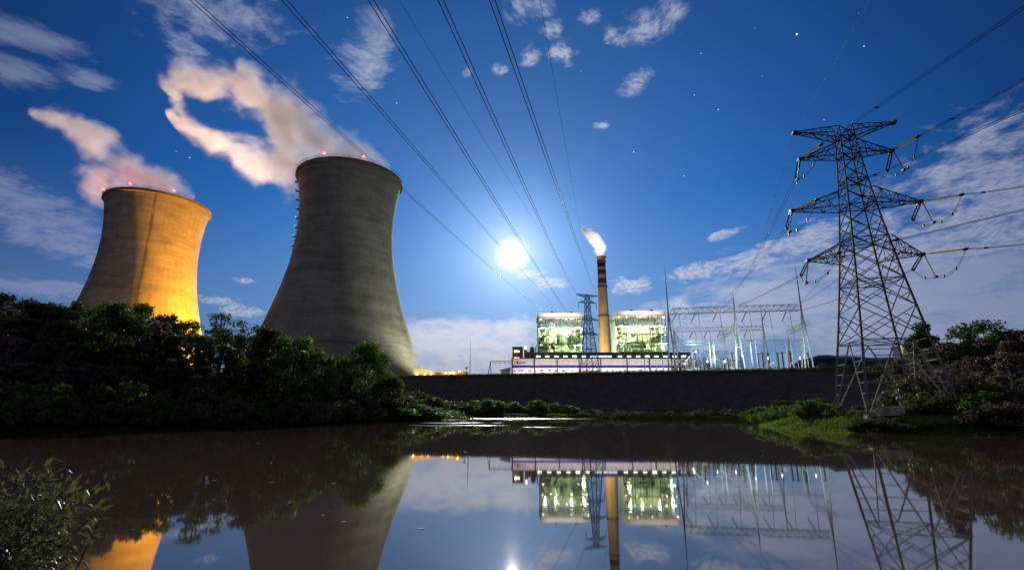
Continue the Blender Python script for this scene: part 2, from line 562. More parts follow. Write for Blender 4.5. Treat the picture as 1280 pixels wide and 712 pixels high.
# water
def water_mat():
    ma, b = newmat('lake_water')
    p = world_pos(); sx, sy, sz = sep(p)
    patch = 0.0
    for cx, cy, rx, ry in ((-2, 138, 30, 16), (-22, 122, 14, 9), (54, 112, 16, 0.9), (-9, 74, 10, 2.5), (3, 66, 5, 0.9), (-9.5, 90, 9, 3)):
        u = (sx - cx) / rx; v = (sy - cy) / ry
        q = mr(m('SQRT', u * u + v * v), 1.0, 0.55)
        patch = q if isinstance(patch, float) else m('MAXIMUM', patch, q)
    brk = mr(nz(vm('MULTIPLY', p, (0.16, 0.30, 1.0)), 1.0, 5.0, 0.65), 0.44, 0.62)
    patch = patch * brk
    b.inputs['Base Color'].default_value = (0.080, 0.055, 0.042, 1)
    b.inputs['IOR'].default_value = 1.78
    plug(b.inputs['Roughness'], 0.028 + patch * 0.42)
    h = nz(vm('MULTIPLY', p, (1.0, 0.5, 1.0)), 1.3, 3.0, 0.5) * 0.009 + nz(p, 0.25, 2.0, 0.5) * 0.02 + nz(p, 7.0, 2.0, 0.5) * patch * 0.15
    bp = S.nt.nodes.new('ShaderNodeBump'); bp.inputs['Strength'].default_value = 0.08; bp.inputs['Distance'].default_value = 0.25
    plug(bp.inputs['Height'], h); S.nt.links.new(bp.outputs[0], b.inputs['Normal'])
    return ma


wb = MB(); wb.v = [(-220, -60, 0), (220, -60, 0), (220, 175, 0), (-220, 175, 0)]; wb.f = [(0, 1, 2, 3)]
tag(wb.build('water', water_mat()), kind='structure')

# far hills behind the switchyard
hb = MB(); N = 70
for k in range(N + 1):
    x = 700 + k * 30.0
    prof = 96 * sm((x - 690) / 190) * (0.95 + 0.12 * noise.noise(Vector((x * 0.004, 1, 0)))) + 5 * noise.noise(Vector((x * 0.02, 5, 0)))
    hb.v += [(x, 1300, 5), (x, 1420, 17 + max(0, prof) * 1.0), (x, 1500, 17 + max(0, prof) * 1.55), (x, 1800, 5)]
for k in range(N):
    for j in range(3):
        a = k * 4 + j; hb.f.append((a, a + 4, a + 5, a + 1))
M['hill'] = pmat('wooded_hill', (0.035, 0.05, 0.06), 1.0, 0, 0.4, 0.03, spec=0.0)
tag(hb.build('hills', M['hill'], smooth=True), kind='structure')

# ================================================================ COOLING TOWERS
def tower_mat(name, seam_az, warm=0.0):
    ma, b = newmat(name)
    co = coords('Object'); x, y, z = sep(co)
    a = m('ARCTAN2', y, x)
    lift = m('FRACT', z / 1.55)                                     # casting lifts
    liftl = mr(lift, 0.0, 0.10) * mr(lift, 1.0, 0.92)
    ring = nz(comb(0.0, 0.0, z), 0.16, 5.0, 0.75)
    ringf = nz(comb(m('SINE', a) * 2.0, m('COSINE', a) * 2.0, z * 0.16), 1.0, 5.0, 0.7)
    st = nz(comb(m('SINE', a) * 26.0, m('COSINE', a) * 26.0, z * 0.012), 1.0, 5.0, 0.62)
    blot = nz(co, 0.03, 6.0, 0.62)
    t = ring * 0.27 + ringf * 0.33 + st * 0.12 + blot * 0.28
    c = mixc(mr(t, 0.36, 0.62), (0.14, 0.138, 0.118, 1), (0.33, 0.31, 0.265, 1))
    c = mixc(mr(nz(comb(m('FLOOR', a * 9.0), m('FLOOR', z / 6.2), 0.0), 3.1, 0.0, 0.5), 0.45, 0.7) * 0.12, c, (0.36, 0.34, 0.29, 1))
    c = mixc((1.0 - liftl) * 0.5, c, (0.08, 0.078, 0.07, 1))
    # dark rain runs from the lip, and darker bands low on the shell
    runs = mr(st, 0.52, 0.66) * mr(z, 75.0, 150.0) * 0.3
    c = mixc(runs, c, (0.07, 0.065, 0.06, 1))
    bands = mr(nz(comb(0.3, m('SINE', a) * 0.35, z * 0.11), 1.0, 6.0, 0.75), 0.52, 0.64) * mr(z, 95.0, 40.0) * 0.8
    c = mixc(bands, c, (0.075, 0.072, 0.062, 1))
    # one broad seam of soot
    sa = m('ABSOLUTE', m('SUBTRACT', a + nz(comb(0.0, 0.0, z), 0.03, 3.0, 0.5) * 0.06 - 0.03, seam_az))
    c = mixc(mr(sa, 0.045, 0.012) * 0.6 * mr(nz(comb(x, y, z * 0.3), 0.25, 4.0, 0.7), 0.25, 0.55), c, (0.05, 0.045, 0.04, 1))
    plug(b.inputs['Base Color'], c)
    b.inputs['Roughness'].default_value = 0.93; b.inputs['Specular IOR Level'].default_value = 0.15
    bp = S.nt.nodes.new('ShaderNodeBump'); bp.inputs['Strength'].default_value = 0.45; bp.inputs['Distance'].default_value = 0.5
    plug(bp.inputs['Height'], liftl * 0.5 + nz(co, 0.5, 5.0, 0.6)); S.nt.links.new(bp.outputs[0], b.inputs['Normal'])
    return ma


def hyper(z, H, rt, zt, rb):
    """radius of the shell: throat rt at height zt, base radius rb"""
    k = zt / sqrt((rb / rt) ** 2 - 1)
    return rt * sqrt(1 + ((z - zt) / k) ** 2)


def cooling_tower(cx, cy, z0, H, rt, zt, rb, mat, label, seg=128):
    root = empty('cooling_tower', (cx, cy, z0), 0, label, 'cooling tower')
    out = [(hyper(z, H, rt, zt, rb), z) for z in np.linspace(0, H, 56)]
    inn = [(r - 0.9, z) for r, z in reversed(out)]
    MB().lathe(out + [(out[-1][0], H + 0.02)] + inn, seg=seg, close=False).build('shell', mat, root, smooth=True)
    r = out[-1][0]
    MB().lathe([(r + .05, -1.6), (r + 1.3, -1.3), (r + 1.1, 0.4), (r + 1.1, 1.2), (r - 1.2, 1.2), (r - 1.4, -1.6), (r + .05, -1.6)], (0, 0, H), seg, False).build('rim_walkway', M['rim'], root, smooth=False)
    # handrail on the lip
    rail = MB()
    for zz_ in (2.3, 2.9): rail.tube([(cos(2 * pi * k / 96) * (r + 1.3), sin(2 * pi * k / 96) * (r + 1.3), H + zz_) for k in range(97)], 0.07, 3)
    for k in range(96):
        t = 2 * pi * k / 96; rail.bar((cos(t) * (r + 1.3), sin(t) * (r + 1.3), H + 1.6), (cos(t) * (r + 1.3), sin(t) * (r + 1.3), H + 2.9), 0.06, 3)
    rail.build('handrail', M['dark'], root)
    return root, r


M['rim'] = pmat('rim_concrete', (0.15, 0.13, 0.11), 0.9, 0, 0.3, 0.3)
PLAT = 17.0
big_c = Vector(at(438, 231, 362)); big_c.z = PLAT
H_BIG = at(438, 231, 362).z - PLAT + 2
tb, rb_ = cooling_tower(big_c.x, 362, PLAT, H_BIG, 34.2, H_BIG * 0.76, 65.5, tower_mat('tower_concrete_grey', -3.0), 'big grey cooling tower left of the moon, a ladder with platforms on its left edge')
sml = at(199, 259, 412)
H_SM = sml.z - PLAT
ts, rs_ = cooling_tower(sml.x, 412, PLAT, H_SM, 34.6, H_SM * 0.76, 62.5, tower_mat('tower_concrete_amber', -1.02), 'farther cooling tower on the left, its right flank lit amber, dark seam down it')


def beacon(root, r, H, a, glow=0):
    p = (cos(a) * (r + 1), sin(a) * (r + 1))
    b_ = MB().bar((p[0], p[1], H + 1.6), (p[0], p[1], H + 3.0), 0.12, 5).build('beacon_lamp', M['dark'], root)
    MB().lathe([(0.25, 0), (0.85, 0.3), (0.9, 1.0), (0.4, 1.7)], (p[0], p[1], H + 3.0), 10).build('beacon_lens', M['l_red'], b_)
    if glow: lamp('beacon_light', (root.location.x + p[0], root.location.y + p[1], root.location.z + H + 6), glow, (1, .02, .03), 1.0)


for a, g in ((radians(-134), 22000), (radians(-86), 0), (radians(-42), 0)): beacon(ts, rs_, H_SM, a, g)
for a, g in ((radians(-172), 0), (radians(-100), 0), (radians(-60), 0)): beacon(tb, rb_, H_BIG, a, g)

# ladder with rest platforms on the left silhouette of the big tower
lad = MB(); la = radians(180 + 17)
for k in range(0, 60):
    z = H_BIG - 60 + k; R_ = hyper(z, H_BIG, 34.2, H_BIG * 0.76, 65.5)
    R2 = hyper(z + 1, H_BIG, 34.2, H_BIG * 0.76, 65.5)
    for da in (-0.008, 0.008):
        lad.bar((cos(la + da) * (R_ + .7), sin(la + da) * (R_ + .7), z), (cos(la + da) * (R2 + .7), sin(la + da) * (R2 + .7), z + 1), 0.1, 3)
lad.build('ladder', M['dark'], tb)
for k in range(8):
    z = H_BIG - 5 - k * 7.2; R_ = hyper(z, H_BIG, 34.2, H_BIG * 0.76, 65.5)
    MB().box((cos(la) * (R_ + 1.1), sin(la) * (R_ + 1.1), z), (2.6, 3.0, 0.3), la).box((cos(la) * (R_ + 2.3), sin(la) * (R_ + 2.3), z + 0.7), (0.15, 3.0, 1.2), la).build('rest_platform', M['dark'], tb)

# ================================================================ CHIMNEY
c0 = at(757, 440, 740)
CH_TOP = at(751, 320, 740).z
CHH = CH_TOP - PLAT
chim = empty('chimney', ((c0.x + at(751, 320, 740).x) / 2, 740, PLAT), 0, 'tall tapering chimney between the two lit boiler houses, dark bands near its smoking top', 'chimney')


def chimney_mat():
    ma, b = newmat('chimney_paint')
    co = coords('Object'); x, y, z = sep(co)
    n_ = nz(vm('MULTIPLY', co, (1, 1, 0.1)), 0.25, 5.0, 0.6)
    c = mixc(mr(n_, 0.3, 0.7), (0.50, 0.34, 0.20, 1), (0.66, 0.47, 0.29, 1))
    for z1, z2, cc in ((0.915, 0.945, (0.012, 0.018, 0.07)), (0.86, 0.895, (0.10, 0.045, 0.05)), (0.795, 0.832, (0.11, 0.045, 0.06))):
        k = mr(z, z1 * CHH, z1 * CHH + 0.4) * mr(z, z2 * CHH + 0.4, z2 * CHH)
        c = mixc(k, c, (*cc, 1))
    plug(b.inputs['Base Color'], c); b.inputs['Roughness'].default_value = 0.85
    return ma


def chr_(t): return 10.5 - 4.0 * min(1, t / 0.8) if t < 0.8 else 6.5 - 0.4 * (t - 0.8) / 0.2


prof = [(chr_(t), t * CHH) for t in np.linspace(0, 1, 30)]
MB().lathe(prof + [(5.0, CHH), (4.8, CHH - 6)], seg=40, close=False).build('chimney_shaft', chimney_mat(), chim, smooth=True)
for t in (0.985, 0.952, 0.77, 0.56, 0.25):
    r = chr_(t); p_ = MB().lathe([(r - .3, 0), (r + 1.1, 0.3), (r + 1.2, 2.0), (r - .3, 2.0), (r - .3, 0)], (0, 0, t * CHH), 32, False).build('gallery', M['rust'], chim)
for a in (-2.2, -0.9):
    MB().lathe([(0.3, 0), (0.6, 0.4), (0.3, 1.2)], (cos(a) * 7.6, sin(a) * 7.6, CHH + 1.0), 8).build('beacon_lamp', M['dark'], chim)
lamp('chimney_foot_light', (chim.location.x - 34, 690, PLAT + 62), 170000, (1.0, 0.80, 0.34), 3, 'SPOT', (chim.location.x, 740, PLAT + 90), 100)

# ================================================================ BOILER HOUSES
def boiler_house(px0, px1, pytop, label, seed, Y=600.0):
    R = random.Random(seed)
    x0, x1 = at(px0, 420, Y).x, at(px1, 420, Y).x
    ztop = at((px0 + px1) / 2, pytop, Y).z
    W = x1 - x0; Dp = 46.0; Hh = ztop - PLAT
    root = empty('boiler_house', ((x0 + x1) / 2, Y + Dp / 2, PLAT), 0, label, 'boiler house')
    zr = Hh - 6.5
    # roof box with light fascia
    MB().box((0, 0, zr + 4.0), (W + 2.5, Dp + 2, 5.0)).box((0, 0, zr + 1.2), (W + 0.5, Dp, 0.6)).build('roof', M['roofclad'], root)
    MB().box((0, -Dp / 2 - 1.1, zr + 1.35), (W + 2.6, 0.3, 0.7)).build('roof_edge', M['blue_grey'], root)
    for vx in (-0.2 * W, 0.24 * W):
        MB().lathe([(0.9, 0), (0.9, 1.1), (1.5, 1.2), (1.5, 2.1), (0.6, 2.6)], (vx, -Dp / 2 + 3, zr + 6.5), 12).build('roof_vent', M['dark'], root)
    xs = [-W / 2 + W * k / 6 for k in range(7)]
    lv = [zr * k / 9 for k in range(1, 10)]
    # columns
    for x in xs:
        for y in (-Dp / 2, -Dp / 2 + 14, Dp / 2):
            MB().box((x, y, zr / 2), (0.8, 0.8, zr)).build('column', M['framegreen'] if y < 0 else M['white'], root)
    # floors: gratings broken by shafts
    for i, z in enumerate(lv[:-1]):
        f = MB()
        for k in range(6):
            if R.random() < 0.78 or k in (0, 5): f.box(((xs[k] + xs[k + 1]) / 2, -Dp / 2 + 6, z), (W / 6 - 0.9, 11.0, 0.28))
        for x in (-W * 0.42, W * 0.42): f.box((x, 6, z), (W * 0.14, Dp - 14, 0.28))
        f.box((0, -Dp / 2 - 0.5, z - 0.4), (W + 0.5, 0.25, 0.8))
        fl = f.build('floor_deck', M['framegreen'] if i % 3 else M['rust'], root)
        rl = MB()
        for h in (0.6, 1.15): rl.box((0, -Dp / 2 - 0.7, z + h), (W, 0.12, 0.12))
        for k in range(25): rl.box((-W / 2 + W * k / 24, -Dp / 2 - 0.7, z + 0.6), (0.12, 0.12, 1.2))
        rl.build('railing', M['framegreen'], fl)
    # boiler casing hung in the frame, hopper below, ducts
    MB().box((-1, 6, zr * 0.60), (W * 0.46, Dp * 0.5, zr * 0.62)).build('boiler_casing', M['boilerin'], root)
    hp = MB(); a, b_, t_, z1, z2 = W * 0.23, W * 0.06, Dp * 0.25, zr * 0.29, zr * 0.12
    n = len(hp.v)
    hp.v += [(-1 - a, 6 - t_, z1), (-1 + a, 6 - t_, z1), (-1 + a, 6 + t_, z1), (-1 - a, 6 + t_, z1), (-1 - b_, 6 - 2, z2), (-1 + b_, 6 - 2, z2), (-1 + b_, 6 + 2, z2), (-1 - b_, 6 + 2, z2)]
    hp.f += [(3, 2, 1, 0), (4, 5, 6, 7), (0, 1, 5, 4), (1, 2, 6, 5), (2, 3, 7, 6), (3, 0, 4, 7)]
    hp.build('hopper', M['boilerin'], root)
    for k in range(7):
        x = R.uniform(-0.40, 0.40) * W; z = R.uniform(0.15, 0.9) * zr; r = R.uniform(0.9, 2.2); y = -Dp / 2 + R.uniform(4, 11)
        if k % 2: pts = [(x, y, z - 14), (x, y, z), (x + R.choice((-6, 6)), y + 2, z + 5), (x + R.choice((-9, 9)), y + 4, z + 6)]
        else: pts = [(x - 8, y, z), (x + 4, y, z), (x + 7, y, z - 4), (x + 7, y, z - 16)]
        pts = [(q[0], q[1], min(max(q[2], 1), zr - 1)) for q in pts]
        MB().tube(pts, r, 10).build('pipe', M['duct'] if k % 3 else M['boilerin'], root, smooth=True)
    for k in range(16):
        MB().box((R.uniform(-0.44, 0.44) * W, -Dp / 2 + R.uniform(7, 13), R.uniform(0.08, 0.93) * zr), (R.uniform(2, 8), R.uniform(1.5, 5), R.uniform(2, 7))).build('plant_cabinet', (M['duct'], M['boilerin'], M['framegreen'], M['white'], M['dark'])[R.randrange(5)], root)
    # bracing and stair flights
    for k in range(6):
        for i in range(0, 8):
            if R.random() < 0.26:
                z1, z2 = (lv[i - 1] if i else 0), lv[i]
                MB().bar((xs[k], -Dp / 2 - .1, z1), (xs[k + 1], -Dp / 2 - .1, z2), 0.28, 4).build('brace', M['framegreen'], root)
    for i in range(8):
        z1, z2 = (lv[i - 1] if i else 0), lv[i]
        xa, xb = (-W * 0.47, -W * 0.36) if i % 2 else (-W * 0.36, -W * 0.47)
        MB().bar((xa, -Dp / 2 + 3, z1), (xb, -Dp / 2 + 3, z2), 0.5, 4).build('stair_flight', M['dark'], root)
    # side wall panels seen through the frame and louvre band under the roof
    for sx in (-1, 1):
        MB().box((sx * (W / 2 - 0.2), Dp * 0.2, zr * 0.5), (0.3, Dp * 0.6, zr * 0.96)).build('side_wall', M['white'], root)
    MB().box((0, Dp / 2 - 1.4, zr * 0.5), (W * 0.97, 0.3, zr * 0.97)).build('rear_wall', M['white'], root)
    lo = MB()
    for k in range(14): lo.box((-W * 0.25 + W * 0.5 * k / 13, -Dp / 2 + 1.2, zr - 5.0), (W * 0.022, 0.6, 6.5))
    lo.build('louvre', M['duct'], root)
    # white lamps along the decks
    for i, z in enumerate(lv):
        for k in range(7):
            side = k in (0, 1, 5, 6)
            if R.random() < (0.88 if side else 0.42) * (0.6 if i == 8 else 1):
                x = xs[k] + R.uniform(-2.2, 2.2); x = max(-W / 2 + 1, min(W / 2 - 1, x))
                y = -Dp / 2 + R.uniform(1.0, 8.0)
                MB().box((x, y, z - 0.9), (R.uniform(1.0, 2.6), 0.6, 0.5)).build('lamp', M['l_white'], root)
    for i in range(5):
        for x in (-0.42, -0.2, 0.14, 0.42):
            if abs(x) < 0.3 and i in (2, 3): continue
            lamp('deck_light', (root.location.x + x * W, root.location.y - Dp / 2 + 2.5 + 4 * (abs(x) > .3), PLAT + zr * (0.1 + 0.19 * i) + R.uniform(-2, 2)), 56000 * (1.0 if abs(x) > .3 else 0.55), (0.80, 1.0, 0.50), 0.8)
    for k, x in enumerate((-0.30, 0.05, 0.30)):
        MB().box((x * W, -Dp / 2 - 1.2, lv[1] - 1 + k % 2), (1.4, 0.6, 1.1)).build('floodlight', M['l_big'], root)
    lamp('fascia_fill_light', (root.location.x, root.location.y - Dp / 2 - 40, PLAT + zr - 25), 260000, (1.0, 0.9, 0.78), 1, 'SPOT', (root.location.x, root.location.y - Dp / 2, PLAT + zr + 3), 75)  # unseen spot added out in front to brighten the roof fascia
    return root


M['roofclad'] = pmat('roof_cladding', (0.62, 0.58, 0.56), 0.6, 0, 0.08, 0.1)
M['blue_grey'] = pmat('blue_grey_edge', (0.14, 0.17, 0.30), 0.5, 0, 0.1, 0.1)
bh1 = boiler_house(674.5, 729, 391, 'left boiler house, open steel frame full of white lamps, left of the tall chimney', 5)
bh2 = boiler_house(773.5, 833, 388.5, 'right boiler house, open lit steel frame right of the tall chimney', 9)

# the long bunker bay across the feet of the boiler houses
def px_box(px0, px1, py0, py1, Y, depth, zb=None):
    a, b = at(px0, (py0 + py1) / 2, Y), at(px1, (py0 + py1) / 2, Y)
    t = at((px0 + px1) / 2, py0, Y).z; q = at((px0 + px1) / 2, py1, Y).z if zb is None else zb
    return (a.x, b.x, q, t)


x0, x1, z0, z1 = px_box(661, 863, 441, 447, 560, 20, PLAT)
bay = empty('bunker_bay', ((x0 + x1) / 2, 570, PLAT), 0, 'long grey green bunker bay with a row of lit windows under the boiler houses', 'industrial building')
MB().box((0, 0, (z1 - z0) / 2), (x1 - x0, 20, z1 - z0)).build('wall', M['greenclad'], bay)
MB().box((0, 0, z1 - z0 + 0.4), (x1 - x0 + 1, 21, 0.8)).build('roof', M['dark'], bay)
nwin = 17
for k in range(nwin):
    px = 667 + (860 - 667) * (k + 0.5) / nwin
    if 733 < px < 771: continue
    wx = at(px, 444, 560).x - bay.location.x; wz = at(px, 445.2, 560).z - PLAT
    f_ = MB().box((wx, -10.15, wz), (4.2, 0.3, 1.3)).build('window', M['win_cold'] if k % 4 else M['l_white'], bay)
    MB().box((wx, -10.4, wz + 1.25), (6.0, 0.6, 0.3)).build('window_hood', M['dark'], f_)
# blue sign block
x0, x1, z0, z1 = px_box(733, 770, 441.5, 448, 556, 4, None)
sg = empty('blue_sign_block', ((x0 + x1) / 2, 557.5, z0), 0, 'blue sign panel with a line of white characters at the chimney foot', 'sign')
MB().box((0, 0, (z1 - z0) / 2), (x1 - x0, 3, z1 - z0)).build('sign_panel', M['bluebox'], sg)
ch = MB(); R = random.Random(3)
cwid = (x1 - x0) * 0.74 / 10
for k in range(10):                                                   # small square characters, too far to read
    cx_ = -(x1 - x0) * 0.33 + k * cwid
    for (ox, oz, sx_, sz_) in ((0, 0.8, .72, .22), (0, 0.1, .6, .2), (0, -0.75, .72, .22), (-.28, 0, .14, 1.5), (.26, 0, .14, 1.4))[: 5 - k % 2]:
        ch.box((cx_ + ox * cwid, -1.55, (z1 - z0) * 0.42 + oz * 0.9), (sx_ * cwid, 0.12, sz_ * 1.3))
ch.build('sign_characters', emat('sign_white', (0.85, 0.95, 1.0), 1.6), sg)

# turbine hall: long white wall with a blue band
x0, x1, z0, z1 = px_box(640, 866, 448, 468, 500, 30, PLAT)
th = empty('turbine_hall', ((x0 + x1) / 2, 515, PLAT), 0, 'long white floodlit hall with one blue band running along it', 'industrial building')
TW = x1 - x0; TH_ = z1 - z0
MB().box((0, 0, TH_ / 2), (TW, 30, TH_)).build('wall', pmat('hall_white_wall', (0.72, 0.68, 0.66), 0.6, 0, 0.06, 0.08, streak=0.6), th)
MB().box((0, 0, TH_ + 0.35), (TW + 1.2, 31.5, 0.7)).build('roof', M['dark'], th)
bz0, bz1 = at(700, 459.3, 500).z - PLAT, at(700, 456.6, 500).z - PLAT
MB().box((0, -15.1, (bz0 + bz1) / 2), (TW - 0.4, 0.24, bz1 - bz0)).build('blue_band', M['blue'], th)
for px in (640.6, 668, 696.5, 724, 751, 784, 812, 840, 865):
    MB().box((at(px, 458, 500).x - th.location.x, -15.35, TH_ / 2), (0.8, 0.7, TH_)).build('downpipe', M['dark'], th)
R = random.Random(8)
for k in range(26):
    x = -TW / 2 + TW * (k + 0.5 + R.uniform(-.25, .25)) / 26
    MB().box((x, -15.1, bz0 - 2.6 - R.random()), (R.uniform(1.5, 5.5), 0.2, R.uniform(0.6, 1.4))).build('window', (M['duct'], M['rust'], M['blue_grey'])[k % 3], th)
for k in range(30):
    x = -TW / 2 + TW * (k + 0.5) / 30
    MB().box((x, -15.2, bz1 + 2.0), (0.22, 0.35, 3.4)).build('wall_bracket', M['roofclad'], th)
# lettering beside a dark emblem at the left end: five small lower case letters
tl = at(652.6, 453, 500); 
MB().box((at(647, 453, 500).x - th.location.x, -15.15, tl.z - PLAT), (1.5, 0.25, 2.6)).build('emblem', pmat('emblem_dark_red', (0.12, 0.02, 0.03), .6), th)
gl = MB(); gx_ = at(649.3, 453, 500).x - th.location.x; gz_ = tl.z - PLAT - 0.2
for k, strokes in enumerate((((0, -.5, .8, .22), (-.35, 0, .2, 1.1), (.35, 0, .2, 1.1)), ((0, .5, .8, .22), (-.35, 0, .2, 1.1), (.35, 0, .2, 1.1), (0, -.5, .8, .22), (.35, .8, .2, .9)), ((0, .5, .8, .22), (-.35, 0, .2, 1.1), (0, 0, .7, .2), (0, -.5, .8, .22)), ((-.35, 0, .2, 1.1), (0, .5, .8, .22), (0, -.5, .8, .22)), ((0, .5, .8, .22), (-.35, 0, .2, 1.1), (.35, 0, .2, 1.1), (0, -.5, .8, .22)))):
    for ox, oz, sx_, sz_ in strokes: gl.box((gx_ + k * 1.25 + ox, -15.15, gz_ + oz), (sx_, 0.2, sz_))
gl.build('lettering', M['dark'], th)
for k in range(9):
    xx = -TW / 2 + TW * (k + 0.5) / 9
    lamp('wall_floodlight', (th.location.x + xx, 487.0, PLAT + 2.0), 46000, (1.0, 0.88, 0.82), .5, 'SPOT', (th.location.x + xx, 500, PLAT + 8), 150)

# brown office block at the left end, with lit windows
x0, x1, z0, z1 = px_box(640.5, 654, 431.5, 468, 520, 20, PLAT)
of = empty('office_block', ((x0 + x1) / 2, 538, PLAT), 0, 'brown stepped office block with two bright windows at the left end of the white hall', 'building')
MB().box((0, 0, (z1 - z0) / 2), (x1 - x0, 16, z1 - z0)).build('wall', M['brown'], of)
x2 = at(660.5, 440, 520).x; zs = at(657, 438, 520).z - PLAT
MB().box(((x2 - x0 + (x1 - x0)) / 2 - (x1 - x0) / 2 + 0.0 + (x1 - x0) / 4, 0.5, zs / 2), (x2 - x1, 15, zs)).build('side_wing', M['brown'], of)
for py, ma in ((437.5, M['win_cold']), (446.5, M['win_warm'])):
    zc_ = at(647, py, 520).z - PLAT
    f_ = MB().box((-(x1 - x0) * 0.08, -8.1, zc_), (5.4, 0.25, 1.7)).build('window', ma, of)
    MB().box((-(x1 - x0) * 0.08 - 1.6, -8.7, zc_ + 0.1), (1.2, 0.8, 0.9)).build('lamp', M['l_white'] if py < 440 else M['l_warm'], f_)
lamp('office_light', (of.location.x - 2, 520, PLAT + 22), 12000, (1.0, 0.7, 0.4), 1)
# two little silos and a green stair tower behind
si = empty('silo', (at(665, 440, 556).x, 552, PLAT), 0, 'small dark silo with a bent vent pipe beside the left boiler house', 'silo')
MB().lathe([(2.6, 0), (2.6, at(665, 435.5, 556).z - PLAT), (1.0, at(665, 433.5, 556).z - PLAT)], seg=16).build('silo_body', M['duct'], si)
hz = at(665, 432.5, 556).z - PLAT
MB().tube([(4, 0, 10), (4, 0, hz - 2), (5, 0, hz), (6.5, 0, hz), (7.5, 0, hz - 2), (7.5, 0, 10)], 0.6, 8).build('vent_pipe', M['duct'], si)
st = empty('stair_tower', (at(656.8, 436, 556).x, 553, PLAT), 0, 'narrow pale green stair tower behind the brown office block', 'tower')
MB().box((0, 0, (at(657, 432, 556).z - PLAT) / 2), (3.0, 5, at(657, 432, 556).z - PLAT)).build('tower_wall', M['greenclad'], st)
MB().box((0, -2.6, at(657, 435, 556).z - PLAT), (2.0, .2, 4.0)).build('tower_window', M['win_cold'], st)

# ================================================================ AMBER SHEDS at the foot of the big tower
def shed(px0, px1, py0, py0b, Y, label, lampspx):
    xa, xb = at(px0, 465, Y).x, at(px1, 465, Y).x
    za, zb2 = at(px0, py0, Y).z - PLAT, at(px1, py0b, Y).z - PLAT
    root = empty('plant_shed', ((xa + xb) / 2, Y, PLAT), 0, label, 'shed')
    w2 = (xb - xa) / 2; mb = MB()
    mb.v = [(-w2, -4, 0), (w2, -4, 0), (w2, 5, 0), (-w2, 5, 0), (-w2, -4, za), (w2, -4, zb2), (w2, 5, zb2), (-w2, 5, za)]
    mb.f = [(3, 2, 1, 0), (4, 5, 6, 7), (0, 1, 5, 4), (1, 2, 6, 5), (2, 3, 7, 6), (3, 0, 4, 7)]
    mb.build('wall', M['yellow'], root)
    r_ = MB(); r_.v = [(-w2 - .4, -4.6, za + .02), (w2 + .4, -4.6, zb2 + .02), (w2 + .4, 5.4, zb2 + .02), (-w2 - .4, 5.4, za + .02), (-w2 - .4, -4.6, za + .4), (w2 + .4, -4.6, zb2 + .4), (w2 + .4, 5.4, zb2 + .4), (-w2 - .4, 5.4, za + .4)]
    r_.f = mb.f; r_.build('roof', M['roofclad'], root)
    for px, py in lampspx:
        p = at(px, py, Y - 5)
        MB().lathe([(0.3, 0), (0.6, .3), (0.6, .8), (0.2, 1.1)], (p.x - root.location.x, -5, p.z - PLAT), 8).build('lamp', M['l_warm'] if px < 512 or px > 530 else M['l_warmw'], root)
        MB().bar((p.x - root.location.x, -5, 0), (p.x - root.location.x, -5, p.z - PLAT), 0.12, 5).build('lamp_post', M['dark'], root)
        lamp('shed_light', (p.x, Y - 8.5, p.z + 1.5), 1500, (1.0, 0.42, 0.04), .4, 'SPOT', (p.x, Y, p.z), 130)
    return root


M['l_warmw'] = emat('sodium_lamp_bright', (1.0, 0.8, 0.45), 12.0)
shed(516, 541, 460.5, 464.6, 352, 'amber lit shed with a sloping roof against the foot of the big cooling tower', ((521, 468), (531, 468.3), (539, 468)))
shed(541, 572, 466.2, 465.6, 350, 'long low amber lit shed between the sloping shed and the small lamp hut', ((557, 467.5), (563, 467), (567, 467.6)))
shed(572, 584, 464.2, 466, 346, 'small amber lit hut at the right end of the row of sheds', ((574.5, 465),))

# yard floodlights and added fill lamps that light the flanks of the towers and the steam
AMB = (1.0, 0.36, 0.018)
def yard_or_fill_flood(x, y, h, aim, power, c, cone, label):
    root = empty('yard_or_fill_floodlight', (x, y, PLAT), 0, label, 'floodlight')
    MB().bar((0, 0, 0), (0, 0, h), 0.25, 8, 0.15).build('pole', M['steel_far'], root)
    d = (Vector(aim) - Vector((x, y, PLAT + h))).normalized()
    MB().box((0, 0, h + 0.4), (1.6, 0.8, 0.9)).build('lamp_head', M['dark'], root)
    lamp('yard_light', Vector((x, y, PLAT + h + .4)) + d * 1.5, power, c, 1.5, 'SPOT', aim, cone)


yard_or_fill_flood(-196, 408, 14, (sml.x + 22, 412, 100), 4600000, AMB, 120, 'tall floodlight mast between the towers throwing amber light on the left tower')
yard_or_fill_flood(-222, 318, 10, (sml.x + 5, 400, 90), 120000, (1.0, 0.50, 0.12), 110, 'unseen low floodlight added for dim brown fill on the left tower')  # added fill lamp for the dim front of the left tower
yard_or_fill_flood(-30, 335, 12, (big_c.x + 30, 362, 85), 190000, (0.96, 1.0, 0.72), 100, 'unseen floodlight mast added for the plant glow on the big tower')  # added lamp standing in for the glow of the boiler houses

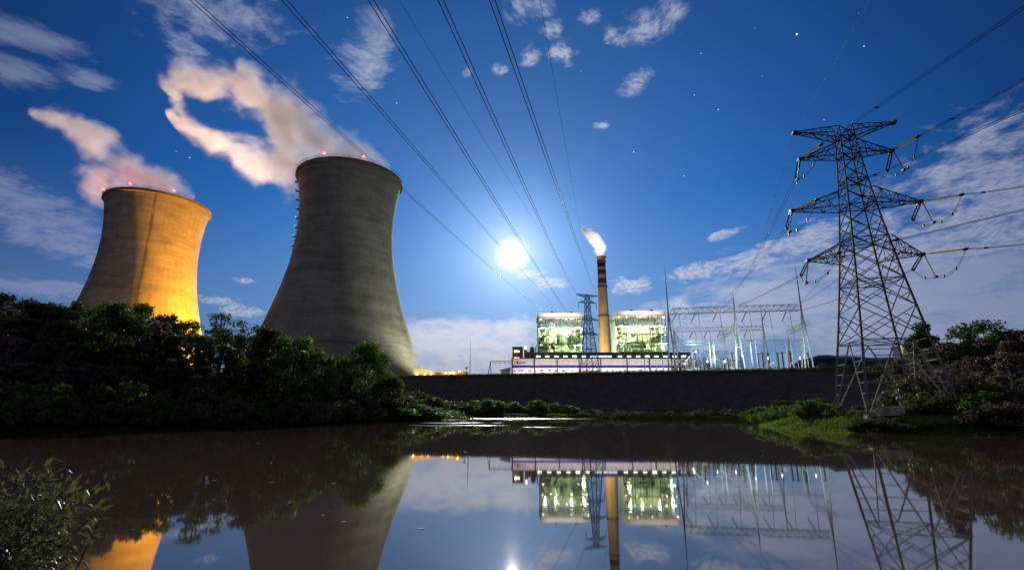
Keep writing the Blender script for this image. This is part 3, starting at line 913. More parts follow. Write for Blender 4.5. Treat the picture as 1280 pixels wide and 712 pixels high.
# ================================================================ STEAM
def steam(name, label, blobs, Y, dens, colr, noise_s, vox, cat='steam', squash=1.0, k_noise=1.5, flow=(1, 1, 1)):
    bm = bmesh.new(); sph = []
    for px, py, r in blobs:
        p = at(px, py, Y); rr = r * Y / 560.0
        p.y += rr * 0.25 * sin(px * 0.13)
        sph.append((p, rr))
        bmesh.ops.create_icosphere(bm, subdivisions=2, radius=rr * 1.35, matrix=Matrix.Translation(p))
    me = bpy.data.meshes.new(name + '_src'); bm.to_mesh(me); bm.free()
    tmp = bpy.data.objects.new('tmp', me); COL.objects.link(tmp)
    mod = tmp.modifiers.new('r', 'REMESH'); mod.mode = 'VOXEL'; mod.voxel_size = vox
    dg = bpy.context.evaluated_depsgraph_get()
    me2 = bpy.data.meshes.new_from_object(tmp.evaluated_get(dg)); me2.name = name
    bpy.data.objects.remove(tmp)
    ma, b = newmat(name); nt = ma.node_tree; nt.nodes.remove(b)
    co = coords('Object')
    wn = vscale(vm('SUBTRACT', nz(co, noise_s * 0.6, 3.0, 0.5, color=True), (0.5, 0.5, 0.5)), 0.80 / noise_s)
    q = vm('ADD', co, wn)
    f = None
    for p, rr in sph:
        d = 1.0 - vm('DISTANCE', q, tuple(p)) / rr
        f = d if f is None else m('SMOOTH_MAX', f, d, 0.35)
    n1 = nz(vm('MULTIPLY', q, flow), noise_s * 1.3, 5.0, 0.62)
    n2 = nz(q, noise_s * 4.5, 4.0, 0.6)
    g = f * 0.95 + (n1 - 0.5) * k_noise + (n2 - 0.5) * 0.7
    den = (mr(g, -0.06, 1.05) ** 1.5) * dens
    v = nt.nodes.new('ShaderNodeVolumePrincipled')
    v.inputs['Color'].default_value = (*colr, 1)
    v.inputs['Anisotropy'].default_value = 0.15
    plug(v.inputs['Density'], den)
    nt.links.new(v.outputs[0], nt.nodes['Material Output'].inputs['Volume'])
    me2.materials.clear(); me2.materials.append(ma)
    o = link(name, me2)
    return tag(o, label, cat)


def chain(*pts, k=1.2):
    """spheres spaced evenly along a path of (x, y, radius)"""
    out = []
    for a, b in zip(pts, pts[1:]):
        L = sqrt((b[0] - a[0]) ** 2 + (b[1] - a[1]) ** 2); n = max(1, int(L / (0.75 * min(a[2], b[2])) + .5))
        out += [tuple(a[i] + (b[i] - a[i]) * j / n for i in range(3)) for j in range(n)]
    out.append(pts[-1])
    return [(x, y, r * k) for x, y, r in out]


steam('steam_plume', 'large pinkish steam plume with a blue hole, drifting left from the big middle tower',
      chain((484, 210, 6), (462, 200, 15), (425, 196, 26), (385, 165, 33), (345, 130, 33), (300, 108, 25), (255, 98, 18), (210, 97, 12)) + chain((325, 95, 15), (300, 80, 12)) + chain((392, 215, 26), (348, 214, 26), (312, 202, 19), (275, 180, 16), (238, 155, 12), (222, 140, 9)) + chain((382, 195, 26), (352, 182, 22)) + chain((352, 150, 26), (345, 205, 22)) + chain((212, 100, 9), (228, 122, 9), (240, 152, 10)),
      352, 0.15, (0.99, 0.955, 0.94), 0.030, 5.0, flow=(0.9, 1.0, 1.4), k_noise=2.7)
steam('steam_plume', 'smaller pink steam plume rising left from the amber lit tower, glowing red above its beacon',
      chain((238, 246, 5), (220, 238, 12), (185, 226, 20), (148, 203, 22), (112, 175, 19), (78, 153, 14), (48, 142, 8)) + chain((150, 230, 20), (126, 225, 18), (118, 250, 13)),
      404, 0.12, (0.985, 0.93, 0.92), 0.028, 5.0, flow=(0.9, 1.0, 1.4), k_noise=2.5)
steam('smoke_plume', 'short white smoke puff leaning left off the tip of the banded chimney',
      chain((751, 317, 4), (749, 308, 6.5), (744, 300, 7.5), (737, 293, 6), (729, 288, 3)),
      740, 0.8, (0.99, 0.97, 0.95), 0.06, 1.8, 'smoke', k_noise=1.3)
# warm yard light on the steam
lamp('steam_flood', (-236, 352, PLAT + 16), 3600000, (1.0, 0.72, 0.56), 2, 'SPOT', (-222, 352, 235), 46)
lamp('steam_flood', (-452, 404, PLAT + 16), 2200000, (1.0, 0.62, 0.52), 2, 'SPOT', (-392, 404, 235), 44)
lamp('smoke_fill_light', (at(746, 300, 740).x - 3, 690, at(746, 322, 740).z), 700000, (1.0, 0.90, 0.82), 2, 'SPOT', at(744, 306, 740), 52)  # unseen spot added to brighten the smoke puff and the chimney top


# ================================================================ LATTICE PYLONS
def lattice_body(levels, root, leg_r, br_r, mat, cx=0, cy=0, open_base=None, low=None):
    def c4(z, a): return [Vector((cx + sx * a, cy + sy * a, z)) for sx, sy in ((-1, -1), (1, -1), (1, 1), (-1, 1))]
    rings = [c4(z, a) for z, a in levels]
    for k in range(4):
        MB().tube([r[k] for r in rings], leg_r, 4, radii=[leg_r * (1.0 - 0.45 * i / len(rings)) for i in range(len(rings))]).build('leg', mat, root)
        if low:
            MB().bar(rings[0][k], rings[0][k].lerp(rings[1][k], .97), leg_r * 1.12).build('lit_lower_leg', low, root)  # paler bar over the lower leg carries the painted lamp light
    for k in range(4):
        j = (k + 1) % 4; b = MB()
        for i in range(len(rings) - 1):
            p0, p1, q0, q1 = rings[i][k], rings[i][j], rings[i + 1][k], rings[i + 1][j]
            if i == 0 and open_base:
                apex = (q0 + q1) / 2; b.bar(q0, q1, br_r * 1.1); main = b
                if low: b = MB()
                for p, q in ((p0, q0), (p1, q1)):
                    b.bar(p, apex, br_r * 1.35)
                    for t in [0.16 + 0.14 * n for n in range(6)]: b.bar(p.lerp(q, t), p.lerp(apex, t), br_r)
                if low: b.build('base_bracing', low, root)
                b = main
                continue
            b.bar(p0, q1, br_r); b.bar(p1, q0, br_r)
            if i % 2 == 0: b.bar(q0, q1, br_r)
            if (p0 - p1).length > 3.2:                       # secondary members of the wide panels
                x_ = (p0 + p1 + q0 + q1) / 4
                b.bar(p0.lerp(q0, 0.5), p0.lerp(x_, 0.5), br_r * .8); b.bar(p1.lerp(q1, 0.5), p1.lerp(x_, 0.5), br_r * .8)
                b.bar(q0.lerp(p0, 0.5), q0.lerp(x_, 0.5), br_r * .8); b.bar(q1.lerp(p1, 0.5), q1.lerp(x_, 0.5), br_r * .8)
        b.build('bracing', mat, root)
    for i in range(1, len(rings), 2):
        r = rings[i]; d = MB(); d.bar(r[0], r[2], br_r * .8); d.bar(r[1], r[3], br_r * .8)
        for k in range(4): d.bar((r[k] + r[(k + 1) % 4]) / 2, (r[(k + 1) % 4] + r[(k + 2) % 4]) / 2, br_r * .8)
        d.build('diaphragm', mat, root)


def cross_arm(root, side, z, a, L, up, dn, r, mat, n=5, tipw=0.25):
    """chords from the body corners (half width a, from z-dn to z+up) to the tip at distance L"""
    b = MB(); tips = [Vector((side * L, -tipw, z)), Vector((side * L, tipw, z))]
    top = [Vector((side * a, -a, z + up)), Vector((side * a, a, z + up))]
    bot = [Vector((side * a, -a, z - dn)), Vector((side * a, a, z - dn))]
    for k in range(2):
        b.bar(top[k], tips[k], r * 1.25); b.bar(bot[k], tips[k], r * 1.25)
        for i in range(n):
            t0, t1 = i / n, (i + 1) / n
            A, B, C, Dd = top[k].lerp(tips[k], t0), top[k].lerp(tips[k], t1), bot[k].lerp(tips[k], t0), bot[k].lerp(tips[k], t1)
            b.bar(A, Dd, r * .75) if i % 2 else b.bar(C, B, r * .75)
            b.bar(B, Dd, r * .7)
    for i in range(n):
        t0, t1 = i / n, (i + 1) / n
        for q in (top, bot):
            b.bar(q[0].lerp(tips[0], t0), q[1].lerp(tips[1], t1), r * .7) if i % 2 else b.bar(q[1].lerp(tips[1], t0), q[0].lerp(tips[0], t1), r * .7)
            b.bar(q[0].lerp(tips[0], t1), q[1].lerp(tips[1], t1), r * .7)
    b.bar(tips[0], tips[1], r * 1.5)
    b.build('crossarm', mat, root)


def ins_string(a, b, r, mat, parent, n=18, twin=0.0):
    """a string of discs from a to b (local points)"""
    a, b = Vector(a), Vector(b); d = (b - a); u = d.normalized().cross(Vector((0, 0, 1)))
    if u.length < 0.1: u = Vector((0, 1, 0))
    u.normalize()
    mb = MB()
    for off in ((-twin, twin) if twin else (0,)):
        pts, rr = [], []
        for k in range(n * 2 + 1):
            pts.append(a + u * off + d * (k / (n * 2))); rr.append(r if k % 2 else r * 0.45)
        mb.tube(pts, r, 7, radii=rr)
    if twin:
        mb.bar(a - u * twin * 1.4, a + u * twin * 1.4, r * .6); mb.bar(b - u * twin * 1.4, b + u * twin * 1.4, r * .6)
    return mb.build('insulator', mat, parent)


def catenary(a, b, sag, n=14):
    a, b = Vector(a), Vector(b)
    return [a.lerp(b, k / n) - Vector((0, 0, sag * 4 * (k / n) * (1 - k / n))) for k in range(n + 1)]


def power_line(label, a, b, sag, r, gap=0.2, n=14, spacers=3, beyond=0.0, cat='power line', group=None, vert=False):
    a, b = Vector(a), Vector(b); b2 = b + (b - a) * beyond
    root = empty('power_line', a, 0, label, cat, group)
    u = (b - a).cross(Vector((0, 0, 1))).normalized() * (gap / 2)
    if vert: u = Vector((0, 0, gap / 2))
    pts = catenary(a, b2, sag, n)
    offs = (u, -u) if gap else (Vector(),)
    for o_ in offs: MB().tube([p - a + o_ for p in pts], r, 4).build('conductor', M['wire'], root)
    if gap:
        for k in range(spacers):
            i = max(1, int((k + 0.7) * n / (spacers + 0.2))); i = min(i, n - 1); p = pts[i] - a; dd = (pts[i + 1] - pts[i]).normalized()
            MB().bar(p + u * 1.3, p - u * 1.3, r * 2.6, 5).bar(p - dd * r * 6 + u, p + dd * r * 6 + u, r * 2.4, 5).bar(p - dd * r * 6 - u, p + dd * r * 6 - u, r * 2.4, 5).build('spacer', M['dark'], root)
    return root


# ---- the big pylon on the right bank
PY = Vector((38.75, 52.8, 1.35)); RZ = radians(-12.0)
pyl = empty('lattice_pylon', PY, RZ, 'tall dark lattice pylon with four pairs of arms standing on the grassy right bank', 'pylon')
def zl(z): return z - PY.z
LV = [(0, 3.95), (zl(9.0), 3.0), (zl(12.4), 2.58), (zl(15.4), 2.22), (zl(18.2), 1.90), (zl(20.2), 1.70), (zl(22.2), 1.50), (zl(24.2), 1.32), (zl(25.8), 1.20), (zl(27.3), 1.08), (zl(28.8), .97), (zl(30.4), .86), (zl(31.6), .80), (zl(32.8), .74), (zl(34.1), .68)]
lattice_body(LV, pyl, 0.12, 0.055, M['steel'], open_base=True, low=M['steel_lit'])
def hw(z):
    for (z1, a1), (z2, a2) in zip(LV, LV[1:]):
        if z <= z2: return a1 + (a2 - a1) * (z - z1) / (z2 - z1)
    return LV[-1][1]


ARMS = [(34.1, 5.25, 5.25, 0.0, 1.5), (30.6, 5.1, 4.45, 1.5, 0.15), (24.25, 6.75, 6.2, 1.8, 0.15), (18.25, 5.8, 5.35, 1.9, 0.15)]
TO_CAM = [None, ((1280, 5, 30.0), (1280, 97, 37.4)), ((1280, 133, 32.5), (1280, 230, 44.4)), ((1280, 258, 36.8), (1280, 302, 45.3))]
Rm = Matrix.Rotation(RZ, 3, 'Z')
def l2w(p): return PY + Rm @ Vector(p)
def w2l(p): return Rm.inverted() @ (Vector(p) - PY)


GANTRY_Y = (256.0, 250.0, 244.0)
far_px = {(1, 0): (896, 391), (2, 0): (872, 391.5), (3, 0): (852, 392), (1, 1): (986, 389), (2, 1): (964, 389.5), (3, 1): (940, 390)}
FARL = ['upper left', 'middle left', 'lower left', 'upper right', 'middle right', 'lower right']
for i, (z, Ll, Lr, up, dn) in enumerate(ARMS):
    for s_i, (side, L) in enumerate(((-1, Ll), (1, Lr))):
        cross_arm(pyl, side, zl(z), hw(zl(z)), L, up, dn, 0.050, M['steel'], 6 if i == 2 else 5)
        tip = Vector((side * L, 0, zl(z)))
        MB().box(tip, (0.4, 0.7, 0.3)).build('tip_plate', M['dark'], pyl)
        if i == 0: continue
        # tension string towards the near span
        e = TO_CAM[i][s_i]; end_w = at(*e); d = (w2l(end_w) - tip).normalized()
        n0 = tip + d * 0.7; n1 = tip + d * 3.6
        MB().bar(tip, n0, 0.035).build('link', M['dark'], pyl)
        ins_string(n0, n1, 0.085, M['ins_yellow'], pyl, 16, twin=0.13)
        MB().box(n1, (0.35, 0.35, 0.22)).build('clamp', M['dark'], pyl)
        lab = ('%s arm' % ('left', 'right')[s_i]); lv_ = ('', 'upper insulated', 'widest', 'lowest')[i]
        power_line('twin conductor running to the right edge from the %s %s of the pylon' % (lv_, lab), l2w(n1), end_w, 0.25, 0.024, 0.34, 12, 3, beyond=1.2)
        # tension string towards the switchyard
        gp = at(*far_px[(i, s_i)], 250.0); fd = (w2l(gp) - tip).normalized(); fd = (fd + Vector((0, 0, -0.42))).normalized()
        f0 = tip + fd * 0.5; f1 = tip + fd * 3.3
        ins_string(f0, f1, 0.085, M['ins_green'], pyl, 16, twin=0.13)
        MB().box(f1, (0.3, 0.3, 0.2)).build('clamp', M['dark'], pyl)
        power_line('twin conductor sloping to the switchyard gantry from the %s %s of the pylon' % (lv_, lab), l2w(f1), gp, 3.0, 0.03, 0.34, 20, 0)
        # hanging post that holds the jumper
        j0 = tip + Vector((side * 0.08, -0.25, -0.1)); j1 = j0 + Vector((side * 0.55, -0.1, -2.5))
        ins_string(j0, j1, 0.075, M['ins_grey'], pyl, 14)
        MB().box(j1, (0.3, 0.5, 0.2)).build('clamp', M['dark'], pyl)
        jm = MB()
        for o_ in (-0.1, 0.1):
            c1 = [n1.lerp(j1, t) - Vector((0, 0, 1.15 * 4 * t * (1 - t) * (1 - .3 * t))) + Vector((0, 0, o_)) for t in [k / 8 for k in range(9)]]
            c2 = [j1.lerp(f1, t) - Vector((0, 0, 0.55 * 4 * t * (1 - t))) + Vector((0, 0, o_)) for t in [k / 8 for k in range(9)]]
            jm.tube(c1, 0.022, 4); jm.tube(c2, 0.022, 4)
            if o_ > 0:
                for q in (c1[3], c1[6], c2[4]): jm.box(q - Vector((0, 0, .1)), (0.13, 0.13, 0.32))
        jm.build('jumper', M['wire'], pyl)
for k, (a, b, c_) in enumerate((((-1), (905, 0), 20), (1, (1280, -60), 36))):
    t_ = l2w((a * 5.25, 0, zl(34.1)))
for sx in (-1, 1):
    for sy in (-1, 1):
        MB().box((sx * 3.75, sy * 3.75, -0.3), (0.8, 0.8, 1.1)).build('footing', M['concrete'], pyl)

# ---- the small pylon in front of the plant
def small_pylon(px, Y, pytop, label, rz, base_a, s=1.0):
    p = at(px, 440, Y); ax, _ = ray(px - 3.2, pytop)
    zt = at(px, pytop, Y).z - PLAT
    root = empty('lattice_pylon', (p.x + 0.5, Y, PLAT), rz, label, 'pylon')
    lv = [(zt * t, base_a + (1.75 * s - base_a) * (t / .72) if t < .72 else 1.75 * s + (1.1 - 1.75) * s * (t - .72) / .28) for t in (0, .16, .29, .40, .49, .57, .65, .72, .79, .86, .93, 1)]
    lattice_body(lv, root, 0.30 * s, 0.13 * s, M['steelmid'], open_base=True)
    for t, L in ((1.0, 8.0), (.91, 6.6), (.72, 8.0), (.56, 7.0)):
        for sd in (-1, 1):
            cross_arm(root, sd, zt * t, 1.3 * s, L * s, 0.0 if t == 1 else 1.8, 1.8 if t == 1 else .1, 0.12 * s, M['steelmid'], 4)
            if t < 1: ins_string((sd * L * s, 0, zt * t), (sd * L * s * 1.02, -.4, zt * t - 4 * s), 0.25, M['ins_grey'], root, 8)
    return root, zt


M['steelmid'] = pmat('painted_pylon_steel', (0.05, 0.07, 0.09), 0.5, 0.3, 0.3, 0.5)
sp, spz = small_pylon(735.5, 330, 368.5, 'slim dark lattice pylon standing before the white hall, left of the chimney', radians(20), 5.4)
def sp_arm(sd, t, L):
    return Vector((sp.location.x + cos(radians(20)) * sd * L, sp.location.y + sin(radians(20)) * sd * L, PLAT + spz * t - (4 if t < 1 else 0)))


roofL = at(680, 389, 600)
roofL2 = at(701, 389, 600)
over_lines = [
    ('leftmost of the five overhead conductor pairs, crossing before the big cooling tower lip', roofL, (254, 0, 35), .30),
    ('second overhead conductor pair from the left, passing the upper left of the moon', roofL2, (366, 0, 34), .30),
    ('middle one of the five overhead conductor pairs, passing just right of the moon', sp_arm(-1, .72, 8.0), (471, 0, 34), .30),
    ('fourth overhead conductor pair from the left, falling to the left arm of the small pylon', sp_arm(-1, 1.0, 8.0), (556, 0, 34), .30),
    ('rightmost of the five overhead conductor pairs, ending beside the chimney', sp_arm(1, 1.0, 8.0), (619, 0, 34), .30),
]
for lb, a, (px, py, Y), g in over_lines:
    power_line(lb, a, at(px, py, Y), 2.2, 0.045, 0.42, 60, 0, beyond=0.12)
for lb, a, e in (('thin single earth wire left of the fourth overhead pair', sp_arm(-1, 1.0, 4.0), (503, 0, 40)), ('thin single earth wire right of all overhead pairs, above the chimney', sp_arm(1, 1.0, 4.0), (676, 0, 40))):
    power_line(lb, a, at(*e), 1.5, 0.018, 0, 50, 0, beyond=0.12)
for lb, sd, e in (('faint earth wire rising right from the left tip of the big pylon top arm', -1, (1117, -60, 26)), ('faint earth wire rising right from the right tip of the big pylon top arm', 1, (1290, 20, 32))):
    power_line(lb, l2w((sd * 5.25, 0, zl(34.1))), at(*e), 0.3, 0.012, 0, 12, 0, beyond=1.0)
power_line('faint earth wire sloping left from the big pylon top arm to the tall switchyard mast', l2w((-5.25, 0, zl(34.1))), at(920, 367, 250), 4.0, 0.02, 0, 24, 0)

# ================================================================ SWITCHYARD
def on_plat(px, Y, py=440):
    return at(px, py, Y).x


def mast(px, py_top, Y, label, r=0.28, name='lightning_mast', mat=None, dx_=0.0):
    x = at(px, 458, Y).x; zt = at(px, py_top, Y).z
    root = empty(name, (x, Y, PLAT), 0, label, 'mast')
    h = zt - PLAT
    MB().tube([(0, 0, 0), (0, 0, h * .55), (0, 0, h * .8), (0, 0, h)], r, 8, radii=[r, r * .75, r * .4, r * .12]).build('pole', mat or M['coolpost'], root)
    MB().box((0, 0, 0.5), (1.3, 1.3, 1.0)).build('footing', M['concrete'], root)
    return root


mast(587.5, 424, 345, 'thin lone mast on the crest between the amber huts and the hall', 0.30, mat=M['steel_far'])


def aframe(px_base, Y, z_beam, z_spike, label, spread=5.0, depth=3.0, r=0.36, mat=None, lat=False):
    x = at(px_base, 460, Y).x
    root = empty('gantry_column', (x, Y, PLAT), 0, label, 'gantry column')
    mt = mat or M['coolpost']; h = z_beam - PLAT
    for sx in (-1, 1):
        MB().tube([(sx * spread / 2, 0, 0), (0, 0, h)], r, 8, radii=[r, r * .8]).build('leg', mt, root)
    MB().tube([(0, depth * 1.6, 0), (0, 0, h)], r, 8, radii=[r * .9, r * .7]).build('leg', mt, root)
    MB().bar((-spread * .28, 0, h * .45), (spread * .28, 0, h * .45), r * .6, 6).bar((-spread * .13, 0, h * .75), (spread * .13, 0, h * .75), r * .5, 6).build('tie_bar', mt, root)
    if z_spike > z_beam + 1:
        MB().tube([(0, 0, h), (0, 0, (h + z_spike - PLAT) / 2), (0, 0, z_spike - PLAT)], r, 6, radii=[r * .8, r * .45, r * .12]).build('spike', M['steelmid'], root)
    return root


def beam(a, b, h, r, label, mat, n=11, group=None):
    a, b = Vector(a), Vector(b)
    root = empty('gantry_beam', a, atan2(b.y - a.y, b.x - a.x), label, 'gantry beam', group)
    L = Vector((b.x - a.x, b.y - a.y, 0)).length; dz_ = b.z - a.z
    P = lambda t, y, z: Vector((L * t, y, dz_ * t + z))
    ch = MB()
    ends = 0.6 / n
    for y in (-h / 2, h / 2):
        ch.bar(P(0, y, 0), P(1, y, 0), r); 
        ch.bar(P(ends, y, h), P(1 - ends, y, h), r)
    ch.build('chord', mat, root)
    w_ = MB()
    for k in range(n):
        t0, t1, tm = k / n, (k + 1) / n, (k + .5) / n
        for y in (-h / 2, h / 2):
            w_.bar(P(t0, y, 0), P(tm, y, h), r * .8); w_.bar(P(tm, y, h), P(t1, y, 0), r * .8)
        w_.bar(P(t0, -h / 2, 0), P(t1, h / 2, 0), r * .7); w_.bar(P(tm, -h / 2, h), P(tm, h / 2, h), r * .7)
    w_.build('web', mat, root)
    return root


def zat(px, py, Y): return at(px, py, Y).z


G = [(840.5, 256, 391.5, 333), (926, 250, 388.5, 364), (1012, 244, 386.5, 331)]
cols_l = ['tall gantry column left of the switchyard with a long spike, before the right boiler house', 'middle tall gantry column of the switchyard with a short spike', 'right tall gantry column of the switchyard with a long spike, nearest the big pylon']
tops = []
for (pxb, Y, pyb, pys), lb in zip(G, cols_l):
    zb_ = at(pxb, pyb, Y).z
    aframe(pxb, Y, zb_ + 1, zat(pxb - 8, pys, Y), lb, 4.6, 4.5, 0.42, M['steelmid'] if pxb < 850 else M['coolpost'])
    tops.append(Vector((at(pxb, 460, Y).x, Y, zb_ - 0.5)))
bm1 = beam(tops[0] + Vector((.5, 0, 0)), tops[1] - Vector((.5, 0, 0)), 2.9, 0.13, 'dark lattice gantry beam, left span high over the switchyard', M['steelmid'], 9)
bm2 = beam(tops[1] + Vector((.5, 0, 0)), tops[2] - Vector((.5, 0, 0)), 2.9, 0.13, 'dark lattice gantry beam, right span high over the switchyard', M['steelmid'], 9)
# hanging strings and droppers of the high beams
def dropper(p, ln, drop, label, lean, group):
    root = empty('insulator_set', p, 0, label, 'insulator', group)
    a = Vector((0, 0, -0.2)); b = Vector((lean * ln * .6, -1.0, -ln))
    ins_string(a, b, 0.3, M['ins_green'], root, 8)
    ins_string((1.6, 0, -.2), (1.9, 0, -ln * 1.5), 0.16, M['ins_grey'], root, 8)
    MB().lathe([(.2, 0), (.7, .1), (.7, .35), (.2, .5)], (1.9, 0, -ln * 1.5 - .4), 8).build('grading_ring', M['coolpost'], root)
    MB().tube([b, b + Vector((1.5, 0, -2.0)), Vector((1.9, 0, -ln * 1.5 - .3)), Vector((2.4, 0, -ln * 1.5 - 4)), Vector((2.6, .5, -drop))], 0.07, 4).build('dropper', M['wire'], root)


for k, px in enumerate((852, 875, 900)):
    t = (px - 843) / 78; p = tops[0].lerp(tops[1], t)
    dropper(p, 4.6, 26, 'insulator set hanging from the left high gantry beam, %s of three' % ('leftmost', 'middle', 'rightmost')[k], -1, 'insulator sets under the high gantry beams')
for k, px in enumerate((940, 964, 988)):
    t = (px - 926) / 80; p = tops[1].lerp(tops[2], t)
    dropper(p, 5.4, 26, 'insulator set hanging from the right high gantry beam, %s of three' % ('leftmost', 'middle', 'rightmost')[k], -1, 'insulator sets under the high gantry beams')

# second, lower and farther row
rows = [(846, 292, 413.5), (925, 288, 412), (956, 284, 411)]
rt = []
for k, (pxb, Y, pyb) in enumerate(rows):
    z_ = at(pxb, pyb, Y).z
    if k != 1: aframe(pxb if k == 0 else 960, Y, z_ + .5, z_ + (14 if k == 2 else 0.5), ('pale low gantry column behind the left tall column', '', 'pale gantry column standing alone in the right bay with a tapering top')[k], 4, 3.5, 0.4)
    else: aframe(pxb, Y, z_ + .5, z_ + .5, 'pale low gantry column just behind the middle tall column', 4, 3.5, 0.4)
    rt.append(Vector((at(pxb if k != 2 else 960, 460, Y).x, Y, z_ - .5)))
beam(rt[0], rt[1], 2.2, 0.12, 'pale lower lattice beam in the far left bay of the switchyard', M['coolpost'], 12)
beam(rt[1], rt[2], 2.2, 0.12, 'pale lower lattice beam in the far right bay of the switchyard', M['coolpost'], 6)
for k, px in enumerate((870, 888, 905, 935)):
    p = rt[0].lerp(rt[1], (px - 846) / 79) if px < 925 else rt[1].lerp(rt[2], .4)
    dropper(p, 4.0, 22, 'pale insulator set under the lower beam, %s from the left' % ('first', 'second', 'third', 'fourth')[k], -1, 'insulator sets under the lower beams')
# third row, low and brightly lit
r3 = []
for k, (pxb, Y) in enumerate(((866, 268), (893, 268), (915, 268))):
    z_ = at(pxb, 436.5, Y).z
    aframe(pxb, Y, z_ + .4, z_ + .4, 'bright low bus support frame, %s of three' % ('left', 'middle', 'right')[k], 3, 2.5, 0.34)
    r3.append(Vector((at(pxb, 460, Y).x, Y, z_)))
beam(r3[0] - Vector((1, 0, 0)), r3[2] + Vector((1, 0, 0)), 1.4, 0.14, 'bright white low lattice beam over the bus frames', M['coolpost'], 14)
# slanted near beam on the right and one in the middle
for lb, a, b in (('green lattice beam running back from the right tall column', (1010, 405, 244), (986, 418, 275)), ('pale lattice beam running back from the middle tall column', (921, 409, 250), (902, 424, 285))):
    beam(at(*a), at(*b), 2.2, 0.14, lb, M['coolpost'], 7)
aframe(990, 272, zat(990, 421, 272), zat(990, 421, 272), 'pale column under the rear end of the slanted right beam', 4, 3, 0.38)
# bus tubes
for k, (py, pa, pb) in enumerate(((425.5, 843, 1005), (427.5, 838, 999), (430.5, 848, 992))):
    a, b = at(pa, py, 246), at(pb, py - 1.0, 246)
    root = empty('bus_tube', a, 0, 'long horizontal bus tube across the switchyard, %s of three' % ('uppermost', 'middle', 'lowest')[k], 'bus tube', 'bus tubes')
    MB().bar((0, 0, 0), b - a, 0.16, 6).build('tube', M['duct'], root)
    for t in (0.3, 0.62, 0.93): MB().bar((b - a) * t, Vector(((b - a).x * t, 0, PLAT - a.z)), 0.13, 5).build('post', M['coolpost'], root)


def breaker(px, Y, kind, h, label, group):
    x = at(px, 460, Y).x
    root = empty('switchgear', (x, Y, PLAT), 0, label, 'switchgear', group)
    if kind == 0:      # live tank breaker
        MB().tube([(0, 0, 0), (0, 0, h * .5)], .3, 8).build('pedestal', M['coolpost'], root)
        ins_string((0, 0, h * .5), (0, 0, h * .85), 0.42, M['ins_green'], root, 8)
        i_ = ins_string((0, 0, h * .85), (2.6, 0, h), 0.4, M['ins_grey'], root, 7)
        ins_string((0, 0, h * .85), (-2.6, 0, h), 0.4, M['ins_grey'], root, 7)
    elif kind == 1:    # post with insulator
        MB().tube([(0, 0, 0), (0, 0, h * .45)], .34, 8).build('pedestal', M['coolpost'], root)
        ins_string((0, 0, h * .45), (0, 0, h), 0.5, M['ins_dark'], root, 9)
        MB().lathe([(.2, 0), (.8, .1), (.8, .5), (.2, .6)], (0, 0, h), 10).build('cap', M['dark'], root)
    else:              # disconnector: two posts on a frame with a swung arm
        for sx in (-1.7, 1.7):
            MB().tube([(sx, 0, 0), (sx, 0, h * .45)], .28, 6).build('pedestal', M['coolpost'], root)
            ins_string((sx, 0, h * .45), (sx, 0, h * .85), 0.34, M['ins_grey'], root, 7)
        MB().bar((-1.7, 0, h * .45), (1.7, 0, h * .45), .25).build('frame', M['coolpost'], root)
        MB().bar((-1.7, 0, h * .85), (0.6, 0, h * 1.12), .16).build('arm', M['coolpost'], root)
    return root


M['ins_dark'] = pmat('dark_insulator', (0.05, 0.045, 0.05), 0.4, 0, 0.2, 2.0)
R = random.Random(4)
xs_ = []
for k in range(64):
    px = 842 + (928 - 842) * ((k * 0.618) % 1)
    breaker(px, R.uniform(248, 300), (0, 1, 2, 1)[k % 4], R.uniform(7, 15), 'pale lit switchgear post among the crowded left half of the switchyard', 'lit switchgear in the left half of the yard')
for k, (px, py) in enumerate(((949, 443), (954.5, 441), (962, 440), (974, 442), (980, 440), (985.5, 440), (990, 440), (1012, 441))):
    h = zat(px, py, 262) - PLAT
    breaker(px, 262 + (k % 3) * 4, 1, h, 'dark switchgear post on the crest skyline of the right bay', 'dark switchgear posts in the right bay')
for k in range(16):
    px = 930 + 80 * ((k * 0.618 + .2) % 1)
    breaker(px, R.uniform(235, 285), (2, 0, 2)[k % 3], R.uniform(4.5, 7.5), 'low pale switchgear just above the crest in the right bay', 'low switchgear in the right bay')
for px, Y, ww in ((955, 250, 9), (977, 250, 7), (1000, 250, 8), (940, 262, 6), (1004, 262, 6)):
    root = empty('transformer', (at(px, 460, Y).x, Y, PLAT), 0, 'low pale transformer tank with bushings near the crest of the right bay', 'transformer', 'transformers in the right bay')
    MB().box((0, 0, 1.9), (ww * .6, 3, 3.4)).build('tank', M['coolpost'], root)
    for sx in (-.2, 0, .2): ins_string((sx * ww, 0, 3.6), (sx * ww * 1.3, 0, 5.6), .2, M['ins_grey'], root, 5)
    MB().lathe([(.5, 0), (.5, ww * .5)], (0, 0, 0), 10).build('conservator', M['coolpost'], root)
# droopy cables left of the gantry
for k in range(6):
    a, b = at(838 + k * .8, 398 + 7 * k, 256), at(852 + k * 3.4, 424 + 2.2 * k, 268)
    root = empty('slack_cable', a, 0, 'slack dark cable curving from the left tall gantry column to the yard', 'cable', 'slack cables by the left gantry column')
    MB().tube([p - a for p in catenary(a, b, 3.2, 8)], 0.11, 4).build('cable', M['wire'], root)
# slim masts left of the yard
for px, pt, Y, lb in ((829, 432, 262, 'short lattice post left of the tall left gantry column'), (820.5, 446, 262, 'short pale post at the far left of the switchyard'), (813, 441, 270, 'short pale post before the white hall, left of the switchyard'), (806, 440, 280, 'pale post before the white hall, under the right boiler house')):
    mast(px, pt, Y, lb, 0.34, 'switchyard_post')
